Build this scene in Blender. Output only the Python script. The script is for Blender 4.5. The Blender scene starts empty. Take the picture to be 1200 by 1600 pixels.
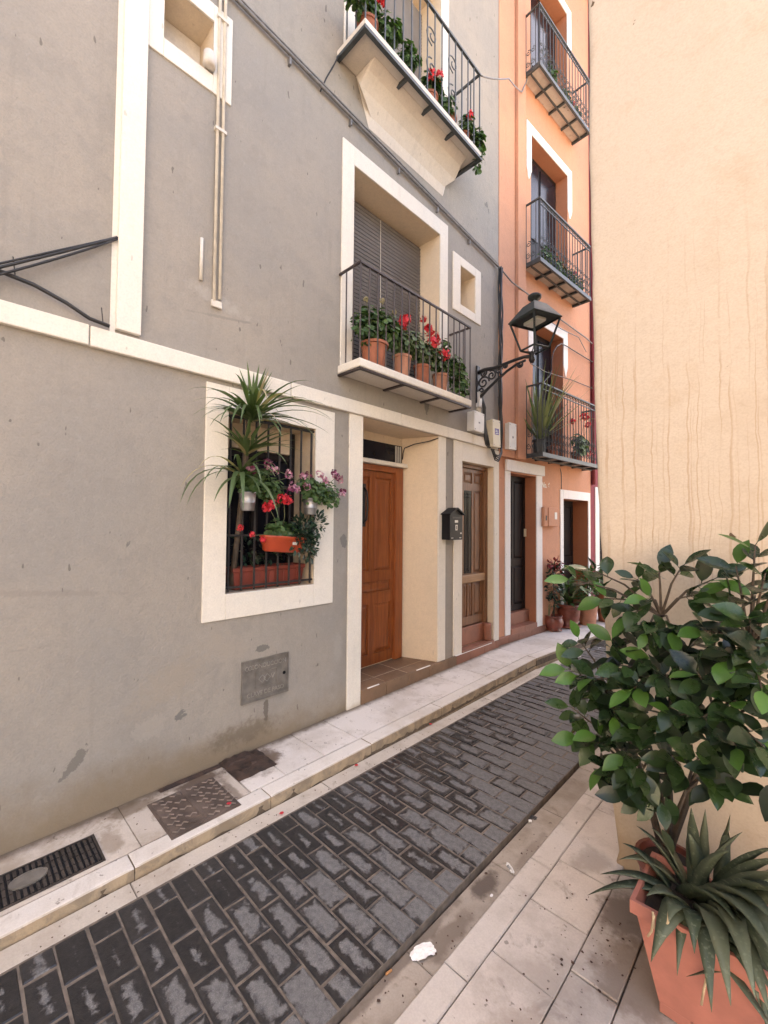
import bpy, math, random
from mathutils import Vector, Matrix, noise as mnoise
rnd = random.Random(7)
R = math.radians
scene = bpy.context.scene
COL = scene.collection

# ------------------------------------------------------------------ camera
FPX, YAW, TILT, ROLL, HCAM = 670.0, R(44.35), R(1.7), R(0.5), 1.6
fw = Vector((-math.sin(YAW) * math.cos(TILT), math.cos(YAW) * math.cos(TILT), math.sin(TILT)))
r0 = Vector((math.cos(YAW), math.sin(YAW), 0)); u0 = r0.cross(fw)
RX = r0 * math.cos(ROLL) + u0 * math.sin(ROLL); UX = -r0 * math.sin(ROLL) + u0 * math.cos(ROLL)
CAM = Vector((0, 0, HCAM))
cd = bpy.data.cameras.new('camera'); cam = bpy.data.objects.new('camera', cd); COL.objects.link(cam)
cd.sensor_fit = 'HORIZONTAL'; cd.sensor_width = 36; cd.lens = 36 * FPX / 1200; cd.clip_start = .02; cd.clip_end = 2000
cam.matrix_world = Matrix(((RX.x, UX.x, -fw.x, 0), (RX.y, UX.y, -fw.y, 0), (RX.z, UX.z, -fw.z, HCAM), (0, 0, 0, 1)))
scene.camera = cam

# ------------------------------------------------------------------ light
SUN = Vector((-.239, .586, .774)).normalized()
SUN_EL = math.asin(SUN.z); SUN_AZ = math.atan2(SUN.x, SUN.y)
world = bpy.data.worlds.new('World'); scene.world = world; world.use_nodes = True
wn = world.node_tree.nodes; wl = world.node_tree.links; wn.clear()
sky = wn.new('ShaderNodeTexSky'); sky.sky_type = 'NISHITA'; sky.sun_disc = False
sky.sun_elevation = SUN_EL; sky.sun_rotation = SUN_AZ; sky.air_density = 1.0; sky.dust_density = 2.5; sky.ozone_density = 1.0
bg = wn.new('ShaderNodeBackground'); bg.inputs[1].default_value = .15
wo = wn.new('ShaderNodeOutputWorld'); wl.new(sky.outputs[0], bg.inputs[0]); wl.new(bg.outputs[0], wo.inputs[0])
sd = bpy.data.lights.new('sun', 'SUN'); sd.energy = 4.0; sd.angle = R(.5); sd.color = (1, .95, .87)
so = bpy.data.objects.new('sun', sd); COL.objects.link(so); so.rotation_euler = SUN.to_track_quat('Z', 'Y').to_euler(); so.location = (0, 0, 30)
vs = scene.view_settings; vs.view_transform = 'Standard'; vs.look = 'None'; vs.gamma = 1; vs.exposure = 2.65
vs.use_curve_mapping = False
vs.use_white_balance = True; vs.white_balance_temperature = 8250; vs.white_balance_tint = 17      # the phone's white balance for open shade
scene.cycles.max_bounces = 6; scene.cycles.diffuse_bounces = 4; scene.cycles.glossy_bounces = 2; scene.cycles.transmission_bounces = 2
scene.cycles.use_adaptive_sampling = True; scene.cycles.adaptive_threshold = .02
scene.cycles.use_denoising = True

# ------------------------------------------------------------------ pixel -> direction helpers
def ray(x, y): return ((x - 600) * RX + (800 - y) * UX + FPX * fw).normalized()
def ony(x, y, Y): d = ray(x, y); return CAM + d * ((Y - CAM.y) / d.y)
def onx(x, y, X): d = ray(x, y); return CAM + d * ((X - CAM.x) / d.x)
def onz(x, y, Z): d = ray(x, y); return CAM + d * ((Z - CAM.z) / d.z)

# ------------------------------------------------------------------ materials
class T:
    def __init__(s, name):
        s.m = bpy.data.materials.new(name); s.m.use_nodes = True
        s.t = s.m.node_tree; s.b = s.t.nodes['Principled BSDF']
    def n(s, typ, ins=None, out=0, **kw):
        nd = s.t.nodes.new('ShaderNode' + typ)
        for k, v in kw.items(): setattr(nd, k, v)
        for k, v in (ins or {}).items(): s.set(nd, k, v)
        return nd.outputs[out]
    def set(s, nd, k, v):
        i = nd.inputs[k]
        if isinstance(v, bpy.types.NodeSocket): s.t.links.new(v, i)
        else:
            if hasattr(i.default_value, '__len__') and not hasattr(v, '__len__'): v = (v,) * len(i.default_value)
            if i.type == 'RGBA' and len(v) == 3: v = (*v, 1)
            i.default_value = v
    def co(s, kind='Object', scale=(1, 1, 1), loc=(0, 0, 0)):
        c = s.n('TexCoord', out={'Generated': 0, 'Object': 3}[kind])
        return s.n('Mapping', {'Vector': c, 'Scale': scale, 'Location': loc})
    def wco(s, scale=(1, 1, 1)):
        return s.n('Mapping', {'Vector': s.n('NewGeometry', out=0), 'Scale': scale})
    def noise(s, vec, scale, detail=4, rough=.55, dist=0):
        return s.n('TexNoise', {'Vector': vec, 'Scale': scale, 'Detail': detail, 'Roughness': rough, 'Distortion': dist})
    def rng(s, v, a, b, c=0., d=1., smooth=True):
        return s.n('MapRange', {0: v, 1: a, 2: b, 3: c, 4: d}, interpolation_type='SMOOTHSTEP' if smooth else 'LINEAR')
    def mix(s, f, a, b, bt='MIX'):
        return s.n('Mix', {0: f, 6: a, 7: b}, out=2, data_type='RGBA', blend_type=bt)
    def mt(s, op, a, b=0., c=0.): return s.n('Math', {0: a, 1: b, 2: c}, operation=op)
    def bump(s, h, strength, dist=.01, normal=None):
        ins = {'Height': h, 'Strength': strength, 'Distance': dist}
        if normal is not None: ins['Normal'] = normal
        return s.n('Bump', ins)
    def fin(s, col=None, rough=None, nrm=None, **kw):
        if col is not None: s.set(s.b, 'Base Color', col)
        if rough is not None: s.set(s.b, 'Roughness', rough)
        if nrm is not None: s.set(s.b, 'Normal', nrm)
        for k, v in kw.items(): s.set(s.b, k.replace('_', ' '), v)
        return s.m

def hx(r, g, b):
    f = lambda c: (c / 255 / 12.92) if c <= 10 else ((c / 255 + .055) / 1.055) ** 2.4
    return (f(r), f(g), f(b))
def sc(c, k): return tuple(min(1, x * k) for x in c)

def stain(t, col, v, cy, cz, ry, rz, c2, amt=1., rot=0., edge=.12):
    y = t.mt('SUBTRACT', t.n('SeparateXYZ', {0: v}, out=1), cy); z = t.mt('SUBTRACT', t.n('SeparateXYZ', {0: v}, out=2), cz); cr, sr = math.cos(rot), math.sin(rot)
    u = t.mt('DIVIDE', t.mt('ADD', t.mt('MULTIPLY', y, cr), t.mt('MULTIPLY', z, sr)), ry); w = t.mt('DIVIDE', t.mt('SUBTRACT', t.mt('MULTIPLY', z, cr), t.mt('MULTIPLY', y, sr)), rz)
    d = t.mt('ADD', t.mt('SQRT', t.mt('ADD', t.mt('MULTIPLY', u, u), t.mt('MULTIPLY', w, w))), t.mt('MULTIPLY', t.mt('SUBTRACT', t.noise(v, 22, 8, .75), .5), 2.6))
    return t.mix(t.mt('MULTIPLY', t.rng(d, 1., 1. - edge), amt), col, c2)

def plaster(name, c, var=.12, streak=.15, damp=None, damp_h=.5, bump=.35, spots=.5, patch=.3, patchc=None, hue=(1.03, .99, .94), stains=(), grain=.22):
    t = T(name); v = t.wco()
    n1 = t.noise(v, 1.1, 5, .6); n2 = t.noise(v, 4.5, 6, .65); n3 = t.noise(v, 90, 3)
    col = t.mix(t.rng(n1, .3, .7), sc(c, 1 - var), tuple(x * h * (1 + var) for x, h in zip(c, hue)))
    col = t.mix(t.mt('MULTIPLY', t.rng(n2, .52, .62), patch), col, sc(c, .82))
    n4 = t.noise(v, 24, 6, .7)
    col = t.mix(t.mt('MULTIPLY', t.rng(n3, .35, .7), .20), col, sc(c, .62))
    col = t.mix(t.mt('MULTIPLY', t.rng(n4, .48, .72), grain), col, sc(c, .70)); col = t.mix(t.mt('MULTIPLY', t.rng(n4, .46, .30), grain), col, sc(c, 1.22))
    sv = t.wco((9, 9, .55)); sn = t.noise(sv, 1.6, 5, .6)
    col = t.mix(t.mt('MULTIPLY', t.rng(sn, .56, .70), streak), col, sc(c, .55))
    sp = t.noise(t.wco((16, 16, 6)), 1.7, 2, .4)
    col = t.mix(t.mt('MULTIPLY', t.rng(sp, .745, .765), spots), col, sc(c, .25))
    if patchc:
        pn = t.noise(t.wco((1, 1, .8)), 2.3, 6, .6, .4)
        col = t.mix(t.rng(pn, .695, .705), col, patchc)
    if damp:
        z = t.n('SeparateXYZ', {0: t.n('NewGeometry', out=0)}, out=2)
        zz = t.mt('ADD', z, t.mt('MULTIPLY', t.mt('SUBTRACT', t.noise(v, 2.2, 6, .65), .5), damp_h * 1.6))
        col = t.mix(t.mt('MULTIPLY', t.rng(zz, damp_h, .05), .75), col, damp)
    for st in stains: col = stain(t, col, v, *st)
    h = t.mt('ADD', t.mt('MULTIPLY', n3, .25), t.mt('ADD', t.mt('MULTIPLY', n2, .5), t.mt('MULTIPLY', n4, .6)))
    return t.fin(col, .92, t.bump(h, bump * 1.3, .014))

def simple(name, c, rough=.6, var=.15, nscale=8, bump=.1, metal=0., bscale=60, spec=.5, coord='w'):
    t = T(name); v = t.wco() if coord == 'w' else t.co()
    n1 = t.noise(v, nscale, 5, .6)
    col = t.mix(t.rng(n1, .3, .7), sc(c, 1 - var), sc(c, 1 + var))
    return t.fin(col, t.rng(n1, .2, .8, max(.02, rough - .1), min(1, rough + .1)), t.bump(t.noise(v, bscale, 4), bump, .004), Metallic=metal, Specular_IOR_Level=spec)

def wood(name, c, dark, rough=.4, coat=.0, along='z'):
    t = T(name); v = t.wco((14, 14, .9)) if along == 'z' else t.wco((14, .9, 14))
    g = t.noise(v, 2.2, 8, .7, .6); g2 = t.noise(t.wco(), 3, 3)
    fine = t.noise(t.wco((120, 120, 3) if along == 'z' else (120, 3, 120)), 1.5, 4)
    col = t.mix(t.rng(g, .3, .72), dark, c)
    col = t.mix(t.mt('MULTIPLY', t.rng(g2, .45, .7), .35), col, sc(dark, .8))
    col = t.mix(t.mt('MULTIPLY', t.rng(fine, .5, .7), .3), col, sc(dark, .6))
    return t.fin(col, t.rng(g, .2, .8, rough - .08, rough + .12), t.bump(t.mt('ADD', g, fine), .12, .003), Coat_Weight=coat, Coat_Roughness=.25)

def leafmat(name, c, c2, rough=.38, trans=.25, vein=True):
    t = T(name); oi = t.n('ObjectInfo', out=5)
    v = t.wco(); n1 = t.noise(v, 18, 3)
    ri = t.n('NewGeometry', out=8) if not vein else oi
    col = t.mix(t.rng(t.mt('ADD', t.mt('MULTIPLY', ri, .8), t.mt('MULTIPLY', n1, .3)), .15, .95, smooth=False), c, c2)
    col = t.mix(t.mt('MULTIPLY', t.rng(t.noise(v, 70, 3), .55, .75), .25), col, sc(c2, 1.3))
    t.fin(col, t.rng(n1, .3, .7, rough - .06, rough + .1), t.bump(t.noise(v, 45, 2), .15, .003))
    tr = t.n('BsdfTranslucent', {'Color': t.mix(1., col, (1.3, 1.6, .5), 'MULTIPLY')})
    mx = t.n('MixShader', {0: trans, 1: t.b.outputs[0], 2: tr})
    t.t.links.new(mx, t.t.nodes['Material Output'].inputs[0])
    return t.m

def stone(name, c, dirt, var=.1, dirtamt=.5, rough=.75, side=None, scale=1., specks=.6, foot=None, blots=()):
    t = T(name); v = t.wco(); rd = t.n('ObjectInfo', out=5)
    n1 = t.noise(v, 2.4 * scale, 7, .65); n2 = t.noise(v, 9 * scale, 7, .7, .5); n3 = t.noise(v, 150, 3)
    col = t.mix(rd, sc(c, 1 - var), sc(c, 1 + var))
    col = t.mix(t.mt('MULTIPLY', t.rng(n1, .44, .66), dirtamt), col, dirt)
    col = t.mix(t.mt('MULTIPLY', t.rng(n2, .55, .68), dirtamt * .8), col, sc(dirt, .75))
    col = t.mix(t.mt('MULTIPLY', t.rng(n3, .3, .7), .22), col, sc(c, .55))
    sp = t.noise(v, 34, 2, .5)
    col = t.mix(t.mt('MULTIPLY', t.rng(sp, .70, .73), specks), col, sc(dirt, .3))
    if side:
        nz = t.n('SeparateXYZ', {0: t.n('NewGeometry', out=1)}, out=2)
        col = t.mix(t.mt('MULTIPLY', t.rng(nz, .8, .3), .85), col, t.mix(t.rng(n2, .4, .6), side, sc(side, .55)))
    px_ = t.n('SeparateXYZ', {0: v}, out=0); py_ = t.n('SeparateXYZ', {0: v}, out=1); jig = t.mt('MULTIPLY', t.mt('SUBTRACT', t.noise(v, 11, 6, .65), .5), 1.7)
    if foot: col = t.mix(t.mt('MULTIPLY', t.rng(t.mt('ADD', px_, t.mt('MULTIPLY', jig, .05)), foot + .09, foot + .01), .9), col, (.10, .07, .045))
    for (bx_, by_, rx_, ry_, c2, am) in blots:
        u = t.mt('DIVIDE', t.mt('SUBTRACT', px_, bx_), rx_); w_ = t.mt('DIVIDE', t.mt('SUBTRACT', py_, by_), ry_)
        d = t.mt('ADD', t.mt('SQRT', t.mt('ADD', t.mt('MULTIPLY', u, u), t.mt('MULTIPLY', w_, w_))), jig)
        col = t.mix(t.mt('MULTIPLY', t.rng(d, 1.1, .55), am), col, c2)
    h = t.mt('ADD', n2, t.mt('MULTIPLY', n3, .35))
    return t.fin(col, t.rng(n1, .3, .7, rough - .1, rough + .12), t.bump(h, .35, .006))

def paver_mat():
    t = T('dark_paver'); rd = t.n('ObjectInfo', out=5)
    o = t.n('TexCoord', out=3); w = t.n('NewGeometry', out=0)
    sx = t.n('SeparateXYZ', {0: o}, out=0); sy = t.n('SeparateXYZ', {0: o}, out=1)
    ex = t.mt('SUBTRACT', .1, t.mt('ABSOLUTE', sx)); ey = t.mt('SUBTRACT', .05, t.mt('ABSOLUTE', sy))
    ed = t.mt('MINIMUM', ex, ey)                                        # metres to the nearest edge
    wy = t.n('SeparateXYZ', {0: w}, out=1); wx = t.n('SeparateXYZ', {0: w}, out=0)
    big = t.noise(w, 1.3, 3); n = t.noise(w, 21, 7, .7, .4)
    dryness = t.mt('ADD', t.rng(wx, -2.05, -1.12, -.020, .020, False), t.rng(wy, 1.2, 4.6, -.006, .03, False))
    f = t.mt('ADD', t.mt('ADD', ed, t.mt('MULTIPLY', t.mt('SUBTRACT', n, .5), .095)), t.mt('ADD', dryness, t.mt('MULTIPLY', t.mt('SUBTRACT', big, .5), .05)))
    f = t.mt('ADD', f, t.mt('MULTIPLY', t.mt('SUBTRACT', rd, .5), .028))
    dry = t.rng(f, .018, .034)
    fine = t.noise(w, 260, 3, .6); med = t.noise(w, 42, 5, .6)
    wet = t.mix(t.rng(med, .3, .7), (.012, .012, .014), (.026, .025, .026))
    dr = t.mix(t.rng(med, .3, .7), (.09, .092, .096), (.155, .155, .155))
    dr = t.mix(t.mt('MULTIPLY', t.rng(fine, .45, .7), .45), dr, (.27, .27, .27))
    dr = t.mix(t.rng(wy, 1.6, 4.2, 0, .55, False), dr, (.082, .083, .088))
    col = t.mix(dry, wet, dr)
    col = t.mix(t.mt('MULTIPLY', rd, .18), col, (.09, .085, .085))
    return t.fin(col, t.mix(dry, .34, .75), t.bump(t.mt('ADD', t.mt('MULTIPLY', fine, .5), med), .35, .004))

GREY = (.30, .285, .262)
M = {}
M['grey'] = plaster('grey_plaster', GREY, .07, .12, (.20, .145, .085), .36, .45, .6, .34, (.17, .165, .155), (1.04, .99, .93),
    ((.97, .66, .30, .16, (.31, .27, .22), .55, .5, .7), (1.30, .80, .22, .10, (.33, .29, .245), .5, -.4, .7), (.50, .36, .085, .03, (.165, .155, .14), .9, .9), (1.56, .735, .05, .022, (.15, .145, .135), .9), (1.60, .31, .022, .07, (.13, .11, .095), .85),
     (1.45, .20, .35, .10, (.13, .10, .07), .6, 0, .8), (.85, .42, .10, .07, (.34, .31, .27), .5, .3), (2.24, .60, .06, .16, (.34, .325, .30), .5, 0, .6), (1.20, 3.05, .25, .06, (.38, .36, .33), .6, -.2, .7), (.30, 1.25, .5, .02, (.24, .22, .20), .5, -.1, .6), (1.25, 2.95, .3, .012, (.22, .21, .19), .6, .15, .5)))
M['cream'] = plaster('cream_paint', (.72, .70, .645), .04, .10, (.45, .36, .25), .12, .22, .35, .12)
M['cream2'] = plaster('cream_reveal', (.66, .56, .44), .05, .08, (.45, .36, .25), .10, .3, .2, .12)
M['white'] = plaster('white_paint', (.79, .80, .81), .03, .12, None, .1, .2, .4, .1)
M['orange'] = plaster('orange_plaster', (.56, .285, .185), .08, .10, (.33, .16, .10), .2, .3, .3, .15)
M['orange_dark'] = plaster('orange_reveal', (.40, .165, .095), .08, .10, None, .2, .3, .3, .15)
M['crimson'] = plaster('crimson_plaster', (.25, .055, .075), .1, .1, None, .2, .3, .2, .15)
M['soffit'] = plaster('soffit_paint', (.62, .58, .53), .05, .2, None, .1, .3, .3, .25)

def endwall():
    t = T('ochre_plaster'); v = t.wco(); c = (.61, .50, .38)
    n1 = t.noise(v, .9, 5, .6); n2 = t.noise(v, 5, 6, .65); n3 = t.noise(v, 120, 3)
    col = t.mix(t.rng(n1, .3, .7), sc(c, .93), (.64, .535, .42))
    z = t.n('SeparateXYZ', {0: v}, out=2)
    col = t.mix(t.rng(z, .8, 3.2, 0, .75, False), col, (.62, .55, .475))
    wob = t.mt('MULTIPLY', t.mt('SUBTRACT', t.noise(v, 6, 3), .5), .035)
    sx = t.mt('ADD', t.n('SeparateXYZ', {0: v}, out=0), wob)
    for k, (fr, th, am) in enumerate(((60, .66, .40), (105, .67, .34))):
        vec = t.n('CombineXYZ', {0: sx, 1: 3.3 + k, 2: t.mt('MULTIPLY', z, .22)})
        vec = t.n('Mapping', {'Vector': vec, 'Scale': (fr, 1, 1.6 + k * 2)})
        s = t.noise(vec, 1., 2, .4)
        ln = t.mt('MULTIPLY', t.rng(s, th - .06, th), am)
        ln = t.mt('MULTIPLY', ln, t.rng(t.noise(v, 2.0 + k, 3), .38, .58))
        ln = t.mt('MULTIPLY', ln, t.mt('MULTIPLY', t.rng(z, .5, 1.2), t.rng(z, 3.2, 2.2)))
        col = t.mix(ln, col, (.38, .22, .11))
    col = t.mix(t.mt('MULTIPLY', t.rng(n2, .56, .70), .25), col, (.52, .38, .25))
    col = t.mix(t.mt('MULTIPLY', t.rng(n3, .4, .7), .14), col, (.3, .2, .12)); n5 = t.noise(v, 2.1, 6, .7); col = t.mix(t.mt('MULTIPLY', t.rng(n5, .5, .72), .35), col, (.47, .36, .255))
    col = t.mix(t.mt('MULTIPLY', t.rng(t.noise(v, 26, 6, .7), .5, .72), .16), col, (.40, .29, .19))
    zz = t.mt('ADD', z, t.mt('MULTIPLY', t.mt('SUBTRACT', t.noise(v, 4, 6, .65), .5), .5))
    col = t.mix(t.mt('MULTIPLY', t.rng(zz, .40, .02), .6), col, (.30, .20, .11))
    sp = t.noise(v, 13, 2, .4); col = t.mix(t.rng(sp, .775, .785), col, (.12, .08, .05))
    h = t.mt('ADD', t.mt('MULTIPLY', n3, .2), t.mt('ADD', n2, t.mt('MULTIPLY', t.noise(v, 28, 5, .6), .5)))
    return t.fin(col, .93, t.bump(h, .3, .012))
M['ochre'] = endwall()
M['door1'] = wood('orange_varnished_wood', (.36, .105, .028), (.20, .048, .014), .38, .25)
M['door2'] = wood('weathered_brown_wood', (.27, .125, .06), (.13, .055, .026), .5, .1)
M['door2l'] = wood('pale_worn_wood', (.42, .25, .13), (.27, .14, .07), .55, 0, 'y')
M['darkdoor'] = wood('black_brown_wood', (.022, .016, .017), (.009, .007, .008), .5); M['darkdoor'].node_tree.nodes['Principled BSDF'].inputs['Specular IOR Level'].default_value = .25
M['iron'] = simple('black_iron', (.018, .018, .020), .48, .3, 30, .2, .0)
M['irongrey'] = simple('grey_painted_iron', (.045, .055, .06), .5, .3, 20, .2)
M['rail'] = simple('dark_bronze_rail', (.045, .034, .034), .45, .25, 20, .15)
M['blackplastic'] = simple('black_enamel', (.008, .009, .012), .45, .2, 10, .05, 0., 60, .25)
M['plate'] = simple('pale_plate', (.6, .6, .58), .35, .1, 20, .05)
M['terra'] = simple('terracotta', (.33, .115, .065), .8, .18, 14, .3)
M['terra2'] = simple('dusty_terracotta', (.42, .20, .13), .85, .2, 10, .35)
M['trough'] = simple('salmon_plastic', (.44, .17, .13), .6, .14, 7, .2)
M['redpl'] = simple('red_plastic', (.38, .055, .022), .4, .1, 9, .05)
M['redpl2'] = simple('brick_red_plastic', (.22, .045, .03), .5, .15, 9, .1)
M['glaze'] = simple('brown_glaze', (.20, .055, .035), .35, .25, 12, .1)
M['zinc'] = simple('zinc', (.42, .43, .45), .5, .12, 12, .08, 1.)
M['soil'] = simple('soil', (.03, .02, .014), .95, .4, 40, .6)
M['steptile'] = stone('step_tile', (.21, .125, .075), (.13, .09, .06), .18, .5, .55)
M['stepred'] = stone('red_step_tile', (.30, .12, .075), (.20, .10, .07), .18, .5, .5)
M['slab'] = stone('pale_limestone', (.67, .63, .595), (.45, .39, .335), .07, .6, .75, foot=-2.70, blots=((-2.55, 1.52, .14, .09, (.10, .06, .04), .8), (-2.55, 1.39, .2, .2, (.12, .08, .05), .7)))
M['conc'] = stone('cement', (.54, .48, .42), (.30, .235, .17), .06, .75, .85, foot=-2.70, blots=((-2.60, 1.10, .09, .17, (.09, .055, .035), .9), (-2.62, .75, .06, .14, (.14, .10, .065), .7), (-2.40, 1.20, .2, .03, (.15, .11, .08), .7), (-2.43, .60, .12, .06, (.22, .165, .115), .6), (-2.2, .99, .05, .2, (.2, .15, .1), .5)))
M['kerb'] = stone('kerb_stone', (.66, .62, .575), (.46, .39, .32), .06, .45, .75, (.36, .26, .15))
M['gutter'] = stone('gutter_stone', (.52, .47, .41), (.31, .25, .195), .08, .55, .8)
M['gutter2'] = stone('stained_gutter', (.36, .31, .26), (.20, .155, .115), .08, .7, .75, blots=((-1.06, 1.75, .06, .10, (.07, .05, .04), .85), (-1.03, 1.45, .05, .16, (.14, .105, .08), .7), (-1.0, 2.1, .03, .2, (.2, .16, .13), .6), (-1.1, 1.2, .03, .5, (.12, .09, .07), .7)))
M['rslab'] = stone('sandy_slab', (.52, .465, .42), (.33, .28, .24), .07, .75, .72, blots=((-.52, 2.0, .14, .16, (.12, .085, .065), .75), (-.45, 1.75, .14, .2, (.20, .145, .11), .7), (-.75, 2.2, .08, .12, (.24, .2, .17), .6), (-.6, 1.3, .15, .12, (.30, .23, .18), .5)))
M['rkerb'] = stone('sandy_kerb', (.53, .48, .435), (.36, .31, .265), .06, .6, .72)
M['mortar'] = simple('mortar', (.145, .12, .10), .95, .3, 20, .4)
M['grout'] = simple('dark_grout', (.12, .09, .065), .95, .3, 20, .4)
M['dirt'] = simple('ground_dirt', (.25, .2, .15), .95, .2, 3, .3)
M['paver'] = paver_mat()
M['cast'] = simple('cast_iron', (.115, .085, .07), .62, .35, 9, .5, .15)
M['castlight'] = simple('worn_cast_iron', (.20, .155, .13), .55, .3, 14, .4, .15)
M['castdark'] = simple('dark_grating', (.060, .050, .045), .55, .3, 14, .4, .3)
M['rust'] = simple('rusty_mud', (.045, .026, .019), .8, .6, 18, .9)
M['alu'] = simple('aluminium_cover', (.20, .185, .165), .5, .2, 16, .25, .35)
M['glass'] = simple('dark_glass', (.010, .011, .017), .16, .2, 2, .01, 0., 60, .28)
M['slatgap'] = simple('slat_gap_shade', (.012, .010, .012), .9, .3, 3, .1)
M['blind'] = simple('grey_blind', (.155, .145, .14), .6, .12, 5, .05)
M['boxw'] = simple('grey_white_plastic', (.60, .59, .56), .45, .08, 6, .05)
M['boxc'] = simple('yellowed_plastic', (.60, .53, .40), .5, .08, 6, .05)
M['purple'] = simple('purple_sticker', (.09, .05, .22), .5, .2, 30, .02)
M['cable'] = simple('black_cable', (.02, .02, .021), .5, .2, 20, .05)
M['cableg'] = simple('grey_cable', (.17, .17, .175), .55, .2, 20, .05)
M['pipe'] = simple('painted_pipe', (.58, .55, .49), .6, .12, 12, .1)
M['lampglass'] = simple('milky_diffuser', (.7, .72, .66), .3, .05, 5, .02)
M['lampbody'] = simple('green_black_lamp', (.03, .042, .042), .65, .25, 12, .1)
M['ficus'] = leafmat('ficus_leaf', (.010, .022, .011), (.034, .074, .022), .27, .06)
M['ficusshade'] = leafmat('shade_toned_ficus_leaf', (.008, .017, .010), (.024, .052, .018), .34, .06, False)  # darker leaf copy, crown-interior shade put into the colour
M['ficusyoung'] = leafmat('young_ficus_leaf', (.045, .12, .022), (.075, .19, .035), .34, .15)
M['yellowleaf'] = leafmat('yellow_leaf', (.30, .20, .03), (.36, .26, .04), .45, .25)
M['aloe'] = leafmat('aloe_leaf', (.055, .078, .048), (.15, .175, .115), .42, .06)
def aloemat():
    m = M['aloe']; t = m.node_tree; n = t.nodes; nz = n.new('ShaderNodeTexNoise'); nz.inputs['Scale'].default_value = 75; nz.inputs['Detail'].default_value = 2
    ge = n.new('ShaderNodeNewGeometry'); t.links.new(ge.outputs[0], nz.inputs['Vector']); mr = n.new('ShaderNodeMapRange'); mr.inputs[1].default_value = .58; mr.inputs[2].default_value = .66; t.links.new(nz.outputs[0], mr.inputs[0])
    mx = n.new('ShaderNodeMix'); mx.data_type = 'RGBA'; b_ = n['Principled BSDF']; src = b_.inputs['Base Color'].links[0].from_socket
    mu = n.new('ShaderNodeMath'); mu.operation = 'MULTIPLY'; mu.inputs[1].default_value = .55; t.links.new(mr.outputs[0], mu.inputs[0]); t.links.new(mu.outputs[0], mx.inputs[0]); t.links.new(src, mx.inputs[6]); mx.inputs[7].default_value = (.23, .26, .18, 1); t.links.new(mx.outputs[2], b_.inputs['Base Color'])
aloemat()
M['yucca'] = leafmat('yucca_leaf', (.035, .075, .035), (.12, .18, .075), .42, .18, False)
M['dryleaf'] = leafmat('dry_leaf', (.32, .26, .16), (.42, .36, .24), .6, .2)
M['geran'] = leafmat('geranium_leaf', (.025, .065, .02), (.075, .15, .045), .55, .2, False)
M['darkleaf'] = leafmat('dark_glossy_leaf', (.010, .026, .018), (.03, .065, .04), .3, .12, False)
M['palel'] = leafmat('pale_geranium_leaf', (.06, .11, .05), (.15, .21, .11), .55, .2, False)
M['striped'] = leafmat('striped_leaf', (.07, .11, .05), (.30, .32, .19), .45, .2, False)
M['redfl'] = leafmat('red_petal', (.52, .012, .03), (.75, .06, .09), .5, .3, False)
M['pinkfl'] = leafmat('pink_petal', (.38, .10, .24), (.62, .36, .52), .5, .3, False)
M['purpfl'] = leafmat('dark_petal', (.10, .01, .05), (.2, .03, .1), .5, .2, False)
M['crimsonleaf'] = leafmat('crimson_leaf', (.10, .01, .015), (.28, .03, .04), .4, .15, False)
M['stem'] = simple('green_stem', (.09, .10, .045), .7, .3, 20, .2)
M['bark'] = simple('bark', (.075, .055, .04), .85, .35, 30, .5)
M['tissue'] = simple('paper_tissue', (.82, .80, .77), .9, .05, 30, .3)
M['foil'] = simple('foil', (.75, .75, .74), .3, .1, 30, .1, .6)
M['debris'] = simple('dry_debris', (.07, .035, .025), .8, .5, 40, .2)
M['root'] = simple('pale_root', (.55, .43, .28), .85, .2, 40, .2)
M['butt'] = simple('cigarette_filter', (.5, .24, .10), .85, .2, 60, .1)
M['embossed'] = simple('embossed_metal', (.30, .28, .25), .5, .15, 16, .1, .3)
M['writing'] = simple('painted_writing', (.75, .70, .62), .8, .1, 30, .05)

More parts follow.
